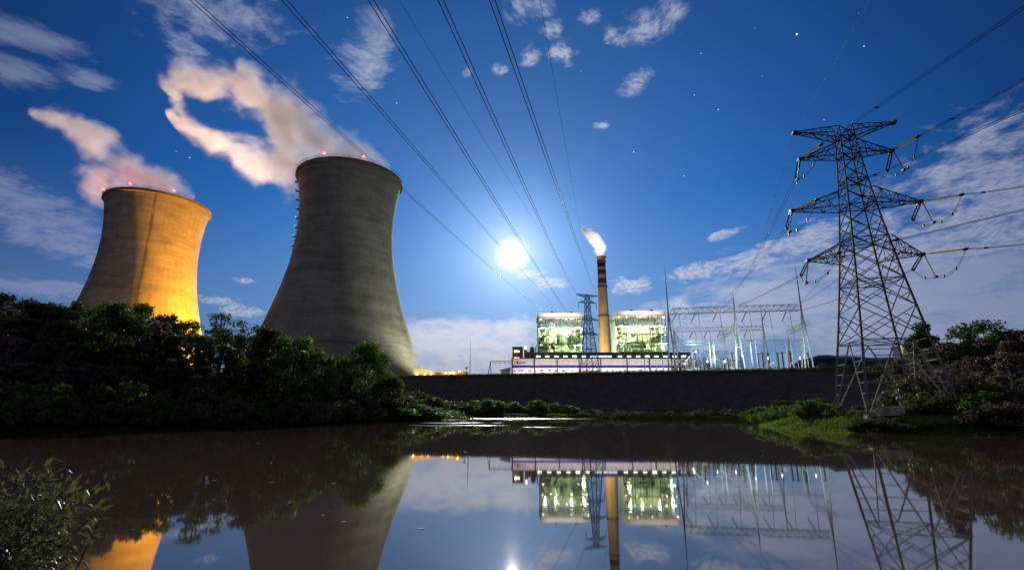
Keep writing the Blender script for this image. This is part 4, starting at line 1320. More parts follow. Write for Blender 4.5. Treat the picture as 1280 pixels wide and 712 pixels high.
# cool yard lights
for px, py, Y in ((856, 455, 244), (884, 452, 244), (906, 452, 244), (870, 440, 244), (928, 445, 240), (960, 448, 238), (1000, 448, 236)):
    p = at(px, py, Y)
    root = empty('yard_lamp', (p.x, Y, PLAT), 0, 'small cold white lamp on a short post in the switchyard', 'lamp', 'small yard lamps')
    h = p.z - PLAT
    MB().tube([(0, 0, 0), (0, 0, h)], 0.12, 6).build('post', M['coolpost'], root)
    MB().lathe([(.12, 0), (.25, .1), (.25, .4), (.1, .5)], (0, 0, h), 8).build('lamp_head', M['l_cold'] if 'l_cold' in M else M.setdefault('l_cold', emat('cold_lamp', (.8, .95, 1), 14)), root)
    lamp('yard_light', (p.x, Y - 2.5, p.z + 3), 11000, (0.76, 0.93, 1.0), .4, 'SPOT', (p.x, Y + 30, p.z + 9), 150)
# low frame gantry at the left of the hall
gx0, gx1 = at(613, 460, 330).x, at(640, 460, 330).x
zg = zat(626, 451.3, 330)
root = empty('low_gantry', (gx0, 330, PLAT), 0, 'low dark gantry frame with hanging insulators left of the brown office block', 'gantry')
MB().bar((0, 0, zg - PLAT), (gx1 - gx0, 0, zg - PLAT), .28).bar((0, 0, zg - PLAT - .9), (gx1 - gx0, 0, zg - PLAT - .9), .16).build('beam', M['dark'], root)
MB().bar((0, 0, zg - PLAT), (-2.6, 0, 0), .3).build('leg', M['dark'], root); MB().bar((0, 0, zg - PLAT), (0.9, 0, 0), .3).build('leg', M['dark'], root)
MB().bar((gx1 - gx0, 0, zg - PLAT), (gx1 - gx0, 0, 0), .4).build('leg', M['dark'], root)
for k in range(4): ins_string((2.6 + k * 3.3, 0, zg - PLAT - .9), (3.3 + k * 3.3, 0, zg - PLAT - 2.4), .18, M['ins_grey'], root, 5)
# small white-roofed hut under it
p = at(632, 464, 335)
root = empty('plant_hut', (p.x, 335, PLAT), 0, 'small pale hut with a slanted roof under the low gantry', 'hut')
hh = zat(632, 463, 335) - PLAT
MB().box((0, 0, hh / 2), (6, 4, hh)).build('wall', M['white'], root)
mb = MB(); mb.v = [(-4, -2.6, hh + .05), (3.4, -2.6, hh + .05), (3.4, 2.6, hh + .05), (-4, 2.6, hh + .05), (-4, -2.6, hh + .3), (3.4, -2.6, hh + 2.0), (3.4, 2.6, hh + 2.0), (-4, 2.6, hh + .3)]
mb.f = [(3, 2, 1, 0), (4, 5, 6, 7), (0, 1, 5, 4), (1, 2, 6, 5), (2, 3, 7, 6), (3, 0, 4, 7)]; mb.build('roof', M['roofclad'], root)

# ================================================================ VEGETATION
def leaf_mat(name, a, b_, c_, trans=0.35, rough=0.6):
    ma, b = newmat(name)
    g = S.nt.nodes.new('ShaderNodeNewGeometry'); isl = S(g.outputs['Random Per Island'])
    oi = S.nt.nodes.new('ShaderNodeObjectInfo'); orr = S(oi.outputs['Random'])
    c = mixc(mr(isl, 0.0, 1.0, 0, 1, False), (*a, 1), (*b_, 1))
    c = mixc(mr(orr, 0.35, 1.0) * 0.8, c, (*c_, 1))
    plug(b.inputs['Base Color'], c); b.inputs['Roughness'].default_value = rough
    b.inputs['Specular IOR Level'].default_value = 0.25
    tr = S.nt.nodes.new('ShaderNodeBsdfTranslucent'); plug(tr.inputs['Color'], mixc(1.0, c, (1.6, 2.0, 0.8, 1), 'MULTIPLY'))
    mx = S.nt.nodes.new('ShaderNodeMixShader'); mx.inputs[0].default_value = trans
    S.nt.links.new(b.outputs[0], mx.inputs[1]); S.nt.links.new(tr.outputs[0], mx.inputs[2])
    S.nt.links.new(mx.outputs[0], S.nt.nodes['Material Output'].inputs['Surface'])
    return ma


M['leaf'] = leaf_mat('dark_foliage', (0.035, 0.060, 0.018), (0.085, 0.115, 0.035), (0.080, 0.062, 0.042))
M['leaf_b'] = leaf_mat('bright_foliage', (0.065, 0.115, 0.025), (0.12, 0.18, 0.045), (0.09, 0.11, 0.04))
M['leaf_p'] = leaf_mat('purple_foliage', (0.11, 0.065, 0.085), (0.14, 0.10, 0.105), (0.09, 0.085, 0.06), 0.25)
M['bark'] = pmat('bark', (0.07, 0.055, 0.045), 0.9, 0, 0.4, 3.0)
M['bark_pale'] = pmat('pale_bark', (0.16, 0.14, 0.13), 0.9, 0, 0.3, 3.0)


def leaves_mesh(name, clumps, per, size, mat, rg, long=1.0, droop=0.0):
    """leaf faces scattered in clumps; clumps = [(centre, radius)]"""
    V, F = [], []
    C = []
    for c, r in clumps:
        n = int(per * (r ** 2)) if per < 400 else per
        for _ in range(max(6, n)):
            d = rg.normal(size=3); d /= np.linalg.norm(d) + 1e-9
            rr = r * rg.random() ** 0.45
            C.append((c[0] + d[0] * rr, c[1] + d[1] * rr, c[2] + d[2] * rr * 0.75, d))
    for x, y, z, d in C:
        s = size * rg.uniform(0.6, 1.35)
        nrm = d * 0.7 + rg.normal(size=3) * 0.7 + np.array((0, 0, 0.35)); nrm /= np.linalg.norm(nrm) + 1e-9
        t = np.cross(nrm, rg.normal(size=3)); t /= np.linalg.norm(t) + 1e-9
        t[2] -= droop; t /= np.linalg.norm(t)
        b = np.cross(nrm, t)
        n0 = len(V); p = np.array((x, y, z))
        V += [tuple(p - t * s * .5 * long), tuple(p + b * s * .28), tuple(p + t * s * .5 * long), tuple(p - b * s * .28)]
        F.append((n0, n0 + 1, n0 + 2, n0 + 3))
    me = bpy.data.meshes.new(name); me.from_pydata(V, [], F); me.materials.append(mat)
    return me


def tree_meshes(seed, h=10.0, rad=3.6, trunk_h=0.28, clumps=46, size=0.34, per=70, mat='leaf', shape='round', bark='bark'):
    R = random.Random(seed); rg = np.random.default_rng(seed)
    mb = MB(); lean = Vector((R.uniform(-.06, .06), R.uniform(-.06, .06), 1))
    tp = [Vector((0, 0, -0.6))] + [lean * (h * t) + Vector((sin(t * 7 + seed) * .12, cos(t * 5) * .12, 0)) for t in (0.1, .25, .45, .65, .82)]
    mb.tube(tp, .2, 7, radii=[h * .026, h * .022, h * .019, h * .014, h * .009, h * .004])
    cl = []
    for k in range(clumps):
        for _try in range(30):
            z = R.uniform(trunk_h, 1.0)
            if shape == 'round': lim = sin(pi * min(1, max(.05, (z - trunk_h * .8) / (1.03 - trunk_h * .8)))) ** .55
            elif shape == 'cone': lim = (1.05 - z) ** .8
            else: lim = 0.45 + 0.55 * (1 - abs(z - .6) * 1.6)
            a = R.uniform(0, 2 * pi); q = R.random() ** .5 * lim
            q *= 0.8 + 0.4 * noise.noise(Vector((cos(a) * 1.5, sin(a) * 1.5, z * 4 + seed)))
            if q > .2 * lim: break
        c = Vector((cos(a) * q * rad, sin(a) * q * rad, z * h)) + lean * 0.0
        cl.append((c, R.uniform(.55, 1.15) * rad * .27))
    for c, r in cl[: 26]:
        t = max(.12, c.z / h - .22 - R.random() * .1); s = lean * (h * min(.8, t))
        mid = s.lerp(c, .55) + Vector((0, 0, -.15 * h * .1))
        mb.tube([s, mid, c], .1, 5, radii=[h * .008, h * .005, h * .002])
    tm = mb.mesh('trunk', M[bark], True)
    return tm, leaves_mesh('crown', cl, per, size, M[mat], rg)


def dome_bush(seed, rad=1.6, h=1.7, size=0.2, clumps=26, per=330, mat='leaf', long=1.0):
    R = random.Random(seed); rg = np.random.default_rng(seed + 99); cl = []; mb = MB()
    for k in range(clumps):
        a = R.uniform(0, 2 * pi); q = R.random() ** .5; z = R.uniform(.12, 1) * h * (1 - q * q * .55)
        cl.append((Vector((cos(a) * q * rad, sin(a) * q * rad, z)), R.uniform(.25, .42) * rad * .85))
        if k < 12: mb.tube([(0, 0, -.3), (cos(a) * q * rad * .4, sin(a) * q * rad * .4, z * .5), cl[-1][0]], .02, 4, radii=[.05, .03, .012])
    return mb.mesh('stem', M['bark']), leaves_mesh('foliage', cl, per, size, M[mat], rg, long)


TREES = [tree_meshes(s, clumps=c, rad=4.3, per=105, trunk_h=.06, mat=mt, shape=sh, size=sz, bark=bk) for s, c, mt, sh, sz, bk in (
    (1, 74, 'leaf', 'round', .46, 'bark'), (2, 66, 'leaf', 'wide', .44, 'bark'), (3, 80, 'leaf', 'round', .42, 'bark'),
    (4, 70, 'leaf_p', 'round', .46, 'bark'), (5, 64, 'leaf_p', 'wide', .48, 'bark'), (6, 70, 'leaf_b', 'round', .44, 'bark'), (7, 78, 'leaf_b', 'round', .42, 'bark'))]
SPARSE = tree_meshes(21, h=9, rad=3.4, trunk_h=.42, clumps=24, size=.40, per=80, mat='leaf', shape='wide', bark='bark')
TALL = tree_meshes(31, h=13, rad=5.0, trunk_h=.05, clumps=150, size=.36, per=75, mat='leaf_b', shape='round')
BUSH = [dome_bush(s, mat=mt, size=sz, long=lo) for s, mt, sz, lo in ((1, 'leaf', .20, 1.2), (2, 'leaf_b', .18, 1.4), (3, 'leaf_b', .20, 1.0), (4, 'leaf_p', .2, 1.0), (5, 'leaf', .24, 1.0))]
_seed = random.Random(77)


def plant(name, meshes, parts, x, y, sc, label, cat, group=None, zs=1.0, sink=0.15):
    root = empty(name, (x, y, height(x, y) - sink), _seed.uniform(0, 6.28), label, cat, group)
    root.scale = (sc, sc, sc * zs)
    for pn, me in zip(parts, meshes): link(pn, me, root)
    return root


TP = ('trunk', 'crown'); BP = ('stem', 'foliage')
R = random.Random(12)


def skyline(px):          # top of the wood on the left as the photograph shows it
    t = [(-200, 366), (0, 372), (60, 376), (100, 381), (150, 378), (185, 385), (240, 400), (300, 420), (340, 424), (400, 437), (430, 450)]
    for a, b in zip(t, t[1:]):
        if px <= b[0]: return a[1] + (b[1] - a[1]) * (px - a[0]) / (b[0] - a[0])
    return 452


G_BACK = 'trees in the dark wood on the left bank'
# skyline row, then rows stepping down to the water
def wood_row(pxs, Yf, drop, idxs, group_label, w_=1.0):
    for k, px in enumerate(pxs):
        Y = Yf(px) + R.uniform(-2.5, 2.5); x = at(px, 440, Y).x
        top = at(px, skyline(px) + drop + R.uniform(-3, 7), Y).z
        g = height(x, Y); hh = max(4.0, top - g)
        i = idxs[k % len(idxs)]
        plant('tree', TREES[i], TP, x, Y, hh / 10.0 * w_, group_label, 'tree', G_BACK, zs=1 / w_)


wood_row([-60, -20, 20, 55, 92, 128, 162, 198, 232, 264, 296, 322], lambda p: 88 + (max(p, 0)) * .045, 0, (4, 0, 3, 2, 1, 0, 6, 2, 5, 1, 0, 2), 'dark tree in the wood on the left bank below the amber tower', 1.05)
wood_row([-40, 0, 38, 75, 112, 148, 184, 220, 256, 290, 330, 362], lambda p: 76 + max(p, 0) * .045, 20, (3, 4, 0, 3, 1, 2, 4, 0, 2, 1, 5, 2), 'dark tree in the wood on the left bank below the amber tower', 1.15)
wood_row([-30, 14, 58, 100, 140, 182, 224, 262, 302, 340, 372, 402], lambda p: 67 + max(p, 0) * .05, 48, (4, 3, 3, 4, 3, 1, 4, 3, 0, 3, 2, 0), 'dark tree in the wood on the left bank below the amber tower', 1.25)
wood_row([-10, 36, 80, 124, 168, 212, 254, 296, 334, 372, 410], lambda p: 61 + max(p, 0) * .062, 84, (3, 4, 3, 4, 3, 4, 3, 1, 3, 0, 3), 'low dark tree hanging over the water along the left shore', 1.5)
# undergrowth that closes the wood towards the water
for (a, b) in zip(LAKE[2:9], LAKE[3:10]):
    L_ = sqrt((b[0] - a[0]) ** 2 + (b[1] - a[1]) ** 2); n_ = max(2, int(L_ / 1.5))
    for k in range(n_):
        for row, off in enumerate((0.9, 4.2)):
            t = (k + R.uniform(0, 1)) / n_
            x = a[0] + (b[0] - a[0]) * t; y = a[1] + (b[1] - a[1]) * t
            nx, ny = -(b[1] - a[1]) / L_, (b[0] - a[0]) / L_
            x += nx * (off + R.uniform(-.3, .8)); y += ny * (off + R.uniform(-.3, .8))
            if row and k % 2: continue
            plant('shrub', BUSH[(3, 0, 3, 4)[(k + row) % 4]], BP, x, y, R.uniform(1.1, 1.7) + row * .8, 'dark overhanging shrub along the left shore under the wood', 'shrub', 'dark shrubs along the left shore')
# trees that stand out
def tree_px(meshes, px, py_top, Y, label, base_h, cat='tree', w_=1.0, group=None, name='tree'):
    x = at(px, 440, Y).x; g = height(x, Y); hh = at(px, py_top, Y).z - g
    return plant(name, meshes, TP, x, Y, hh / base_h * w_, label, cat, group, zs=1 / w_)


tree_px(TREES[2], 143, 381, 72, 'rounded green tree standing out before the dark wood below the amber tower', 10, w_=.9)
tree_px(SPARSE, 276, 396, 92, 'open crowned tree with sky showing through, right of the amber tower', 9, w_=1.1)
tree_px(SPARSE, 318, 408, 96, 'smaller open tree between the amber tower and the big tower', 9, w_=1.1)
tree_px(TREES[0], 335, 413, 88, 'rounded dark tree at the left foot of the big tower', 10, w_=1.1)
tree_px(TREES[5], 368, 424, 84, 'mid green rounded tree before the left foot of the big tower', 10, w_=1.1)
tree_px(TREES[6], 400, 438, 90, 'light green tree just right of the mid green tree before the big tower', 10, w_=1.0)
tree_px(TALL, 461, 430, 103, 'tall bushy green tree at the tip of the left bank before the big tower', 13, w_=1.15)
tree_px(TREES[5], 430, 452, 98, 'lower green tree at the left side of the tall bushy bank tip tree', 10, w_=1.2)
tree_px(TREES[2], 488, 470, 106, 'small dark tree at the right side of the tall bushy bank tip tree', 10, w_=1.2)
# shrubs along the left bank tip and the foot of the embankment
def bush_px(i, px, py_top, Y, label, group=None, w_=1.0, name='shrub'):
    x = at(px, 480, Y).x; g = height(x, Y); hh = max(.4, at(px, py_top, Y).z - g + .15)
    return plant(name, BUSH[i], BP, x, Y, hh / 1.75 * w_, label, 'shrub', group, zs=1 / w_)


GB = 'shrubs at the foot of the embankment'
for k in range(34):
    t_ = k / 33; ax_, ay_ = (-14 + 70 * t_, 172 - 60 * t_ ** .8)
    plant('shrub', BUSH[(0, 4, 0, 1)[k % 4]], BP, ax_ + R.uniform(-3, 3), ay_ + R.uniform(0, 14), R.uniform(.35, 1.0), 'low dark shrub in the row at the foot of the embankment', 'shrub', GB, zs=.8)
for px, py, Y, i in ((500, 503, 112, 1), (512, 506, 116, 2), (523, 508, 120, 1), (535, 510, 126, 2), (546, 508, 132, 1), (556, 512, 140, 2), (478, 500, 108, 2), (490, 496, 114, 4)):
    bush_px(i, px, py, Y, 'green shrub on the low grassy tip of the left bank', 'shrubs on the tip of the left bank', 2.2)
for px, py, Y, i, w_ in ((522, 487, 150, 0, 1.3), (508, 490, 142, 4, 1.2), (540, 497, 160, 0, 1.6), (558, 500, 168, 4, 1.5), (575, 501, 176, 0, 1.6), (598, 499, 174, 1, 1.6), (612, 498, 176, 2, 1.5), (628, 500, 176, 1, 1.6), (645, 501, 176, 2, 1.6), (662, 501, 172, 0, 1.5), (675, 499, 170, 1, 1.4), (690, 503, 168, 0, 1.8), (710, 506, 165, 4, 1.8), (740, 510, 160, 0, 2.0), (770, 512, 158, 4, 2.0), (800, 513, 150, 0, 2.2), (835, 514, 146, 4, 2.2), (870, 515, 138, 0, 2.2), (905, 515, 132, 4, 2.2), (935, 514, 126, 0, 2.2), (525, 505, 148, 4, 2.0)):
    bush_px(i, px, py, Y, 'low dark shrub in the row at the foot of the embankment', GB, w_)
R2 = random.Random(5)
for k in range(26):
    px = 700 + k * 12 + R2.uniform(-6, 6)
    Y = 175 + R2.uniform(-15, 25) - (px - 700) * .12; x = at(px, 480, Y).x
    plant('shrub', BUSH[(0, 4)[k % 2]], BP, x, Y, R2.uniform(.5, 1.2), 'scattered small dark shrub on the face of the embankment', 'shrub', 'scattered shrubs on the embankment', zs=.8)
bush_px(2, 1031, 453.5, 203, 'small light green bush on the crest right of the switchyard', None, 1.2)
bush_px(1, 1101, 452, 185, 'small green bush on the crest behind the big pylon', None, 1.2)

# right bank shrubs at the water's edge
GR = 'green shrubs along the right shore'
for px, py, Y, i, w_ in ((957, 508, 84, 2, 1.4), (966, 507, 80, 2, 1.2), (972, 506, 76, 1, 1.3), (984, 506, 72, 2, 1.3), (996, 507, 68, 2, 1.2), (1008, 503, 64, 1, 1.2), (1018, 501, 61, 2, 1.3), (1029, 503, 60, 1, 1.3), (1040, 507, 57, 2, 1.4), (1056, 512, 54, 0, 1.6), (1074, 513, 52, 2, 1.6), (1090, 517, 49, 0, 1.9), (1108, 526, 47.5, 0, 2.0), (1126, 529, 47, 2, 2.0), (1144, 531, 46.6, 0, 1.9), (1162, 530, 46.4, 2, 1.9), (1180, 528, 46, 1, 1.8), (1200, 524, 45.5, 2, 1.6), (1215, 516, 45, 1, 1.5)):
    bush_px(i, px, py, Y, 'leafy green shrub at the water edge of the right bank', GR, w_)
bush_px(1, 1005, 499, 62, 'tallest pale leaved bush at the left end of the right bank', None, 1.1)
bush_px(2, 1222, 489, 46, 'bright green bush on the right bank before the dark trees', None, 1.1)
bush_px(1, 1196, 499, 48, 'mid height green bush left of the bright green bush on the right bank', None, 1.1)
bush_px(3, 1245, 503, 43.5, 'dark purplish bush hanging over the water near the right edge', None, 1.4)
bush_px(3, 1268, 508, 42.5, 'dark bush at the water in the right corner of the bank', None, 1.4)
bush_px(3, 1255, 486, 46, 'large brownish bush behind the waterside bushes near the right edge', None, 1.2)
for px, py, Y, i in ((960, 502, 96, 0), (978, 500, 94, 4), (1000, 499, 92, 0), (1022, 498, 88, 4), (1110, 500, 66, 1), (1128, 498, 68, 2), (1085, 502, 70, 0), (1150, 503, 62, 0), (1170, 501, 60, 4), (1190, 500, 60, 0)):
    bush_px(i, px, py, Y, 'shrub behind the meadow of the right bank', 'shrubs behind the right meadow', 1.5)

for px, py, Y, i, w_ in ((1138, 478, 58.5, 0, .9), (1150, 470, 56, 3, 1.0), (1168, 466, 54, 0, 1.0), (1186, 462, 53, 3, 1.0), (1205, 470, 51, 0, 1.1), (1222, 476, 50, 3, 1.1), (1160, 490, 50, 4, 1.1), (1180, 486, 49.5, 0, 1.2), (1140, 496, 51, 4, 1.0)):
    bush_px(i, px, py, Y, 'head high thicket shrub growing around the right feet of the big pylon', 'thicket shrubs around the right pylon feet', w_)
# right wood
def bare(seed, h=7.0):
    R = random.Random(seed); mb = MB()
    for k in range(7):
        a = R.uniform(0, 6.28); tip = Vector((cos(a) * R.uniform(.8, 2.6), sin(a) * R.uniform(.8, 2.6), h * R.uniform(.6, 1)))
        b = Vector((cos(a) * .15, sin(a) * .15, -.3)); mid = b.lerp(tip, .5) + Vector((R.uniform(-.4, .4), R.uniform(-.4, .4), 0))
        mb.tube([b, mid, tip], .06, 5, radii=[.075, .05, .018])
        for j in range(7):
            t = R.uniform(.3, .95); s = b.lerp(mid, t * 2) if t < .5 else mid.lerp(tip, t * 2 - 1)
            e = s + Vector((R.uniform(-1.1, 1.1), R.uniform(-1.1, 1.1), R.uniform(.2, 1.3)))
            mb.tube([s, s.lerp(e, .5) + Vector((0, 0, -.08)), e], .02, 4, radii=[.03, .02, .007])
    rg = np.random.default_rng(seed)
    cl = [(Vector((R.uniform(-2, 2), R.uniform(-2, 2), h * R.uniform(.2, .9))), .5) for _ in range(16)]
    return mb.mesh('trunk', M['bark_pale'], True), leaves_mesh('crown', cl, 60, .2, M['leaf_p'], rg)


BARE = [bare(1), bare(2), bare(3)]
for k, (px, py, Y) in enumerate(((1128, 444, 62), (1150, 436, 55), (1165, 448, 51), (1185, 440, 52), (1208, 450, 50), (1265, 450, 48))):
    tree_px(BARE[k % 3], px, py, Y, 'leafless pale branched thicket tree at the front of the right wood', 7.0, group='bare thicket trees of the right wood', name='bare_tree')
PINE = tree_meshes(41, h=9, rad=2.7, trunk_h=.30, clumps=46, size=.34, per=130, mat='leaf', shape='cone')
tree_px(PINE, 1158, 405, 76, 'dark pine like tree rising just right of the big pylon legs', 9, w_=1.1)
tree_px(PINE, 1141, 424, 78, 'lower dark pine beside the taller pine behind the pylon legs', 9, w_=1.1)
tree_px(SPARSE, 1210, 409, 74, 'open crowned tree with sky showing through on the right skyline', 9, w_=.9)
tree_px(SPARSE, 1236, 404, 76, 'tallest open crowned tree on the right skyline', 9, w_=1.0)
GRW = 'dark trees of the right wood'
for px, py, Y, i in ((1120, 456, 82, 0), (1140, 446, 72, 4), (1165, 440, 70, 0), (1180, 428, 74, 3), (1200, 432, 70, 4), (1218, 426, 68, 2), (1240, 424, 66, 3), (1262, 416, 68, 0), (1285, 412, 66, 3), (1300, 420, 60, 4), (1320, 410, 66, 0), (1230, 446, 60, 4), (1255, 440, 58, 3), (1280, 440, 54, 4), (1195, 450, 64, 3), (1172, 458, 64, 4), (1150, 466, 68, 3), (1215, 464, 58, 4), (1245, 466, 54, 3), (1275, 470, 49, 3), (1300, 460, 46, 4)):
    tree_px(TREES[i], px, py, Y, 'dark tree in the dense wood on the right bank', 10, w_=1.15, group=GRW)

# meadow grass on the right bank and along both shores: nobody could count it
def grass(name, spots, n, h, mat, seed, kindlabel):
    rg = np.random.default_rng(seed); V, F = [], []
    for _ in range(n):
        c = spots[rg.integers(len(spots))]
        x, y = c[0] + rg.normal() * c[2], c[1] + rg.normal() * c[2]
        if lake_dist(x, y) < -0.25: continue
        z = height(x, y) - .05
        for _b in range(3):
            a = rg.uniform(0, 6.28); l = h * rg.uniform(.5, 1.2); wd = .022 + h * .03
            ox, oy = x + rg.normal() * .12, y + rg.normal() * .12
            bx, by = cos(a), sin(a); tx, ty = rg.normal() * .35 * l, rg.normal() * .35 * l
            n0 = len(V)
            V += [(ox - bx * wd, oy - by * wd, z), (ox + bx * wd, oy + by * wd, z), (ox + tx * .5 + bx * wd * .7, oy + ty * .5 + by * wd * .7, z + l * .6), (ox + tx * .5 - bx * wd * .7, oy + ty * .5 - by * wd * .7, z + l * .6), (ox + tx * 1.3, oy + ty * 1.3, z + l)]
            F += [(n0, n0 + 1, n0 + 2, n0 + 3), (n0 + 3, n0 + 2, n0 + 4)]
    me = bpy.data.meshes.new(name); me.from_pydata(V, [], F); me.materials.append(mat)
    return tag(link(name, me), kindlabel, 'grass', kind='stuff')


M['grassg'] = leaf_mat('meadow_grass', (0.07, 0.11, 0.012), (0.14, 0.17, 0.03), (0.10, 0.13, 0.03), 0.45)
shore_r = [(x, y, 1.2) for x, y in ((32, 50), (34.5, 47.5), (32, 54), (32, 60), (33, 66), (37, 73), (40, 80), (38, 44.5), (41, 42), (44, 90))]
mead = [(37 + (k % 7) * 3.2, 45 + (k // 7) * 4.2, 2.2) for k in range(35)]
grass('grass', mead + shore_r * 2, 16000, .22, M['grassg'], 3, 'short bright green grass on the meadow of the right bank')
tipg = [(XY(px, 0.0 + 530)[0], 0, 0) for px in ()]
grass('grass', [(-28, 100, 3), (-26, 108, 2.5), (-24.5, 116, 2.2), (-24, 126, 2), (-21.5, 140, 2), (-18, 152, 2.5), (-12, 166, 3), (0, 160, 2), (12, 152, 2)], 7000, .5, M['grassg'], 4, 'green grass on the low tip of the left bank under the tall bushy tree')
crest_spots = []
for k in range(150):
    x_ = -70 + 200 * k / 149; y_ = crest_at(x_)[0]; crest_spots.append((x_, y_ + .5, .7)); crest_spots.append((x_, y_ - 2.0, 1.0))
M['grassd'] = leaf_mat('dry_crest_grass', (0.05, 0.075, 0.02), (0.12, 0.14, 0.05), (0.09, 0.10, 0.04), 0.3)
grass('grass', crest_spots, 9000, .75, M['grassd'], 14, 'rough grass fringe along the crest of the embankment')
M['reed'] = leaf_mat('dark_reeds', (0.03, 0.045, 0.015), (0.07, 0.08, 0.03), (0.05, 0.05, 0.03), 0.3)
gs = []
for (a, b) in zip(LAKE[1:9], LAKE[2:10]):
    for t in (0, .25, .5, .75): gs.append((a[0] + (b[0] - a[0]) * t, a[1] + (b[1] - a[1]) * t + .8, 1.2))
grass('reeds', gs, 5000, .7, M['reed'], 6, 'dark reeds along the left shore under the wood')

# leaves and foam floating on the water
rg = np.random.default_rng(5); V_, F_ = [], []
for k in range(45):
    px, py = rg.uniform(150, 1250), 533 + 150 * rg.random() ** 2.2
    x_, y_ = XY(px, py)
    if lake_dist(x_, y_) > -1.0: continue
    s_ = rg.uniform(.03, .10) * (y_ / 18.0) ** .6; n0 = len(V_); q = rg.uniform(0, 6.28)
    for j in range(6): V_.append((x_ + cos(q + j * 1.047) * s_ * rg.uniform(.6, 1.5), y_ + sin(q + j * 1.047) * s_ * rg.uniform(.4, 1), .006))
    F_.append(tuple(range(n0, n0 + 6)))
me = bpy.data.meshes.new('floating_leaves'); me.from_pydata(V_, [], F_); me.materials.append(pmat('floating_scum', (0.22, 0.20, 0.15), .7, 0, .3, 2.0))
tag(link('floating_leaves', me), 'scattered dead leaves and foam flecks floating on the dark water', 'floating leaves', kind='stuff')

# concrete blocks and stones at the pylon foot
def block(px, py, Y, size, rz, label, tilt=0.0):
    p = at(px, py, Y); bm = bmesh.new(); bmesh.ops.create_cube(bm, size=1.0)
    bmesh.ops.bevel(bm, geom=list(bm.edges), offset=.06, segments=2, affect='EDGES')
    bmesh.ops.subdivide_edges(bm, edges=list(bm.edges), cuts=2, use_grid_fill=True)
    for v in bm.verts:
        v.co = Vector((v.co.x * size[0], v.co.y * size[1], v.co.z * size[2])); v.co += Vector([noise.noise(v.co * 1.7 + Vector((px, k * 9, 0))) * .09 for k in range(3)])
    me = bpy.data.meshes.new('concrete_block'); bm.to_mesh(me); bm.free(); me.materials.append(M['concrete'])
    o = link('concrete_block', me, None, (p.x, Y, height(p.x, Y) + size[2] * .4), rz); o.rotation_euler[1] = tilt
    return tag(o, label, 'concrete block')


block(1112, 507, 50.5, (2.1, 1.4, .9), .2, 'large pale concrete block right of the front pylon leg')
block(1127, 508, 51, (1.3, 1.2, .8), -.5, 'smaller concrete block right of the large pale one', .2)
block(1102, 512, 48.5, (1.5, .8, .5), .4, 'low concrete slab in the grass before the front pylon leg')
block(1060, 513, 50.5, (1.7, .7, .35), .3, 'flat slab lying between the two front pylon legs', .1)
block(1078, 507, 54, (2.2, 1.0, .4), .1, 'half buried slab behind the front pylon legs')
# white hut seen through the pylon behind
p = at(1129, 446, 150)
root = empty('white_hut', (p.x, 150, height(p.x, 150)), 0, 'small white hut seen between the pylon legs and the right wood', 'hut')
hb_ = at(1129, 434, 150).z - root.location.z
MB().box((0, 0, hb_ / 2), (3.4, 3.2, hb_)).build('wall', M['white'], root)
MB().box((0, 0, hb_ + .15), (4.0, 3.8, .3)).build('roof', M['roofclad'], root)
MB().box((-.5, -1.65, hb_ - 1.2), (1.2, .1, 1.2)).build('window', M['duct'], root)
lamp('hut_light', (p.x - 2, 144, root.location.z + hb_), 500, (.9, 1, .95), .3)

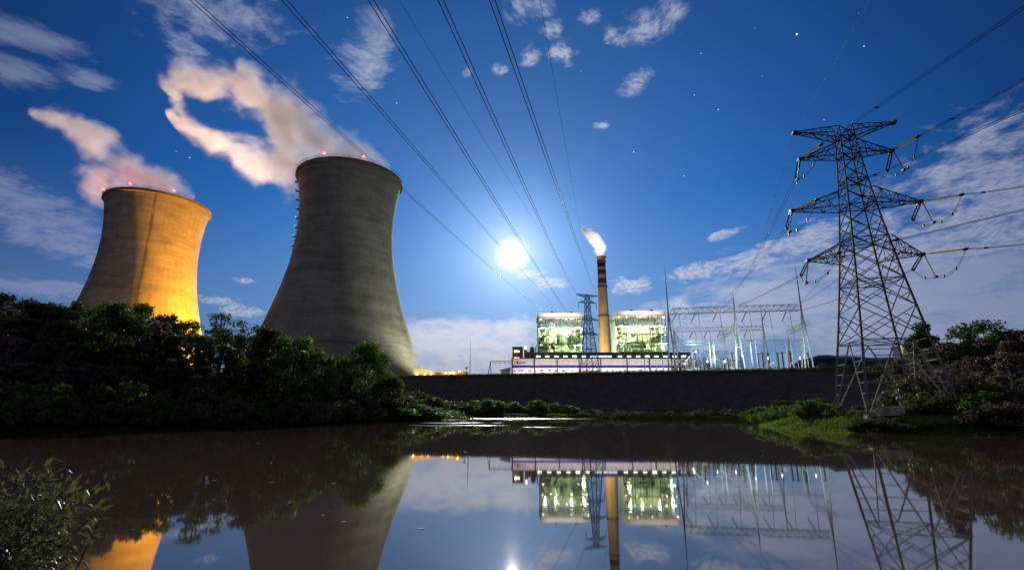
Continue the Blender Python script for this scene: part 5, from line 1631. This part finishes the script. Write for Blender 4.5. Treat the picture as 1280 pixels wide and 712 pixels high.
# foreground bush on the photographer's bank
def willow_bush():
    R = random.Random(9); rg = np.random.default_rng(9)
    base = Vector((-3.75, 3.9, 0)); base.z = height(base.x, base.y) - .05
    root = empty('waterside_bush', base, 0, 'leafy waterside bush with narrow green leaves in the lower left corner', 'bush')
    V, F = [], []
    def leaf(p, d, l):
        d = d.normalized(); sd = d.cross(Vector((0, 0, 1)) + Vector([R.uniform(-.8, .8) for _ in range(3)])).normalized()
        up = d.cross(sd).normalized()
        w_ = l * R.uniform(.12, .19); n0 = len(V); b1 = p + d * l * .45 - up * l * .04; tipp = p + d * l - Vector((0, 0, l * .18))
        V.extend([tuple(p), tuple(b1 + sd * w_ + up * w_ * .4), tuple(tipp), tuple(b1 - sd * w_ + up * w_ * .4), tuple(b1)])
        F.extend([(n0, n0 + 1, n0 + 4), (n0 + 1, n0 + 2, n0 + 4), (n0 + 4, n0 + 2, n0 + 3), (n0, n0 + 4, n0 + 3)])
    targets = []
    for px, py, n in ((35, 585, 7), (60, 580, 7), (85, 600, 10), (105, 612, 8), (125, 612, 6), (30, 615, 12), (60, 625, 12), (10, 640, 12), (85, 640, 8), (25, 665, 14), (60, 675, 12), (85, 690, 8), (40, 700, 14), (0, 690, 12), (0, 600, 5), (-30, 640, 12), (-40, 680, 12)):
        for _ in range(n):
            targets.append(at(px + R.gauss(0, 14), py + R.gauss(0, 11), 3.9 + R.uniform(-.75, .75)) - base)
    for k, tp in enumerate(targets):
        b = Vector((R.uniform(-.3, .3), R.uniform(-.3, .3), 0)); mid = b.lerp(tp, .5) + Vector((R.uniform(-.15, .15), R.uniform(-.15, .15), R.uniform(0, .12)))
        pts = [b.lerp(mid, t) if t < 1 else mid.lerp(tp, t - 1) for t in (0, .35, .7, 1, 1.25, 1.5, 1.75, 2)]
        if k % 2 == 0: MB().tube(pts, .006, 4, radii=[.011, .010, .008, .007, .005, .004, .003, .0015]).build('stem', M['bark'], root)
        d0 = (tp - mid).normalized()
        for j in range(12):
            t = R.uniform(.25, 1.0); p = mid.lerp(tp, t)
            leaf(p, d0 * .7 + Vector([R.gauss(0, .6) for _ in range(3)]) + Vector((.15, 0, 0)), R.uniform(.06, .115))
    me = bpy.data.meshes.new('foliage'); me.from_pydata(V, [], F); me.materials.append(M['leaf_f'])
    link('foliage', me, root)


M['leaf_f'] = leaf_mat('glossy_narrow_leaves', (0.045, 0.065, 0.03), (0.16, 0.20, 0.07), (0.10, 0.075, 0.07), 0.3, 0.38)
willow_bush()
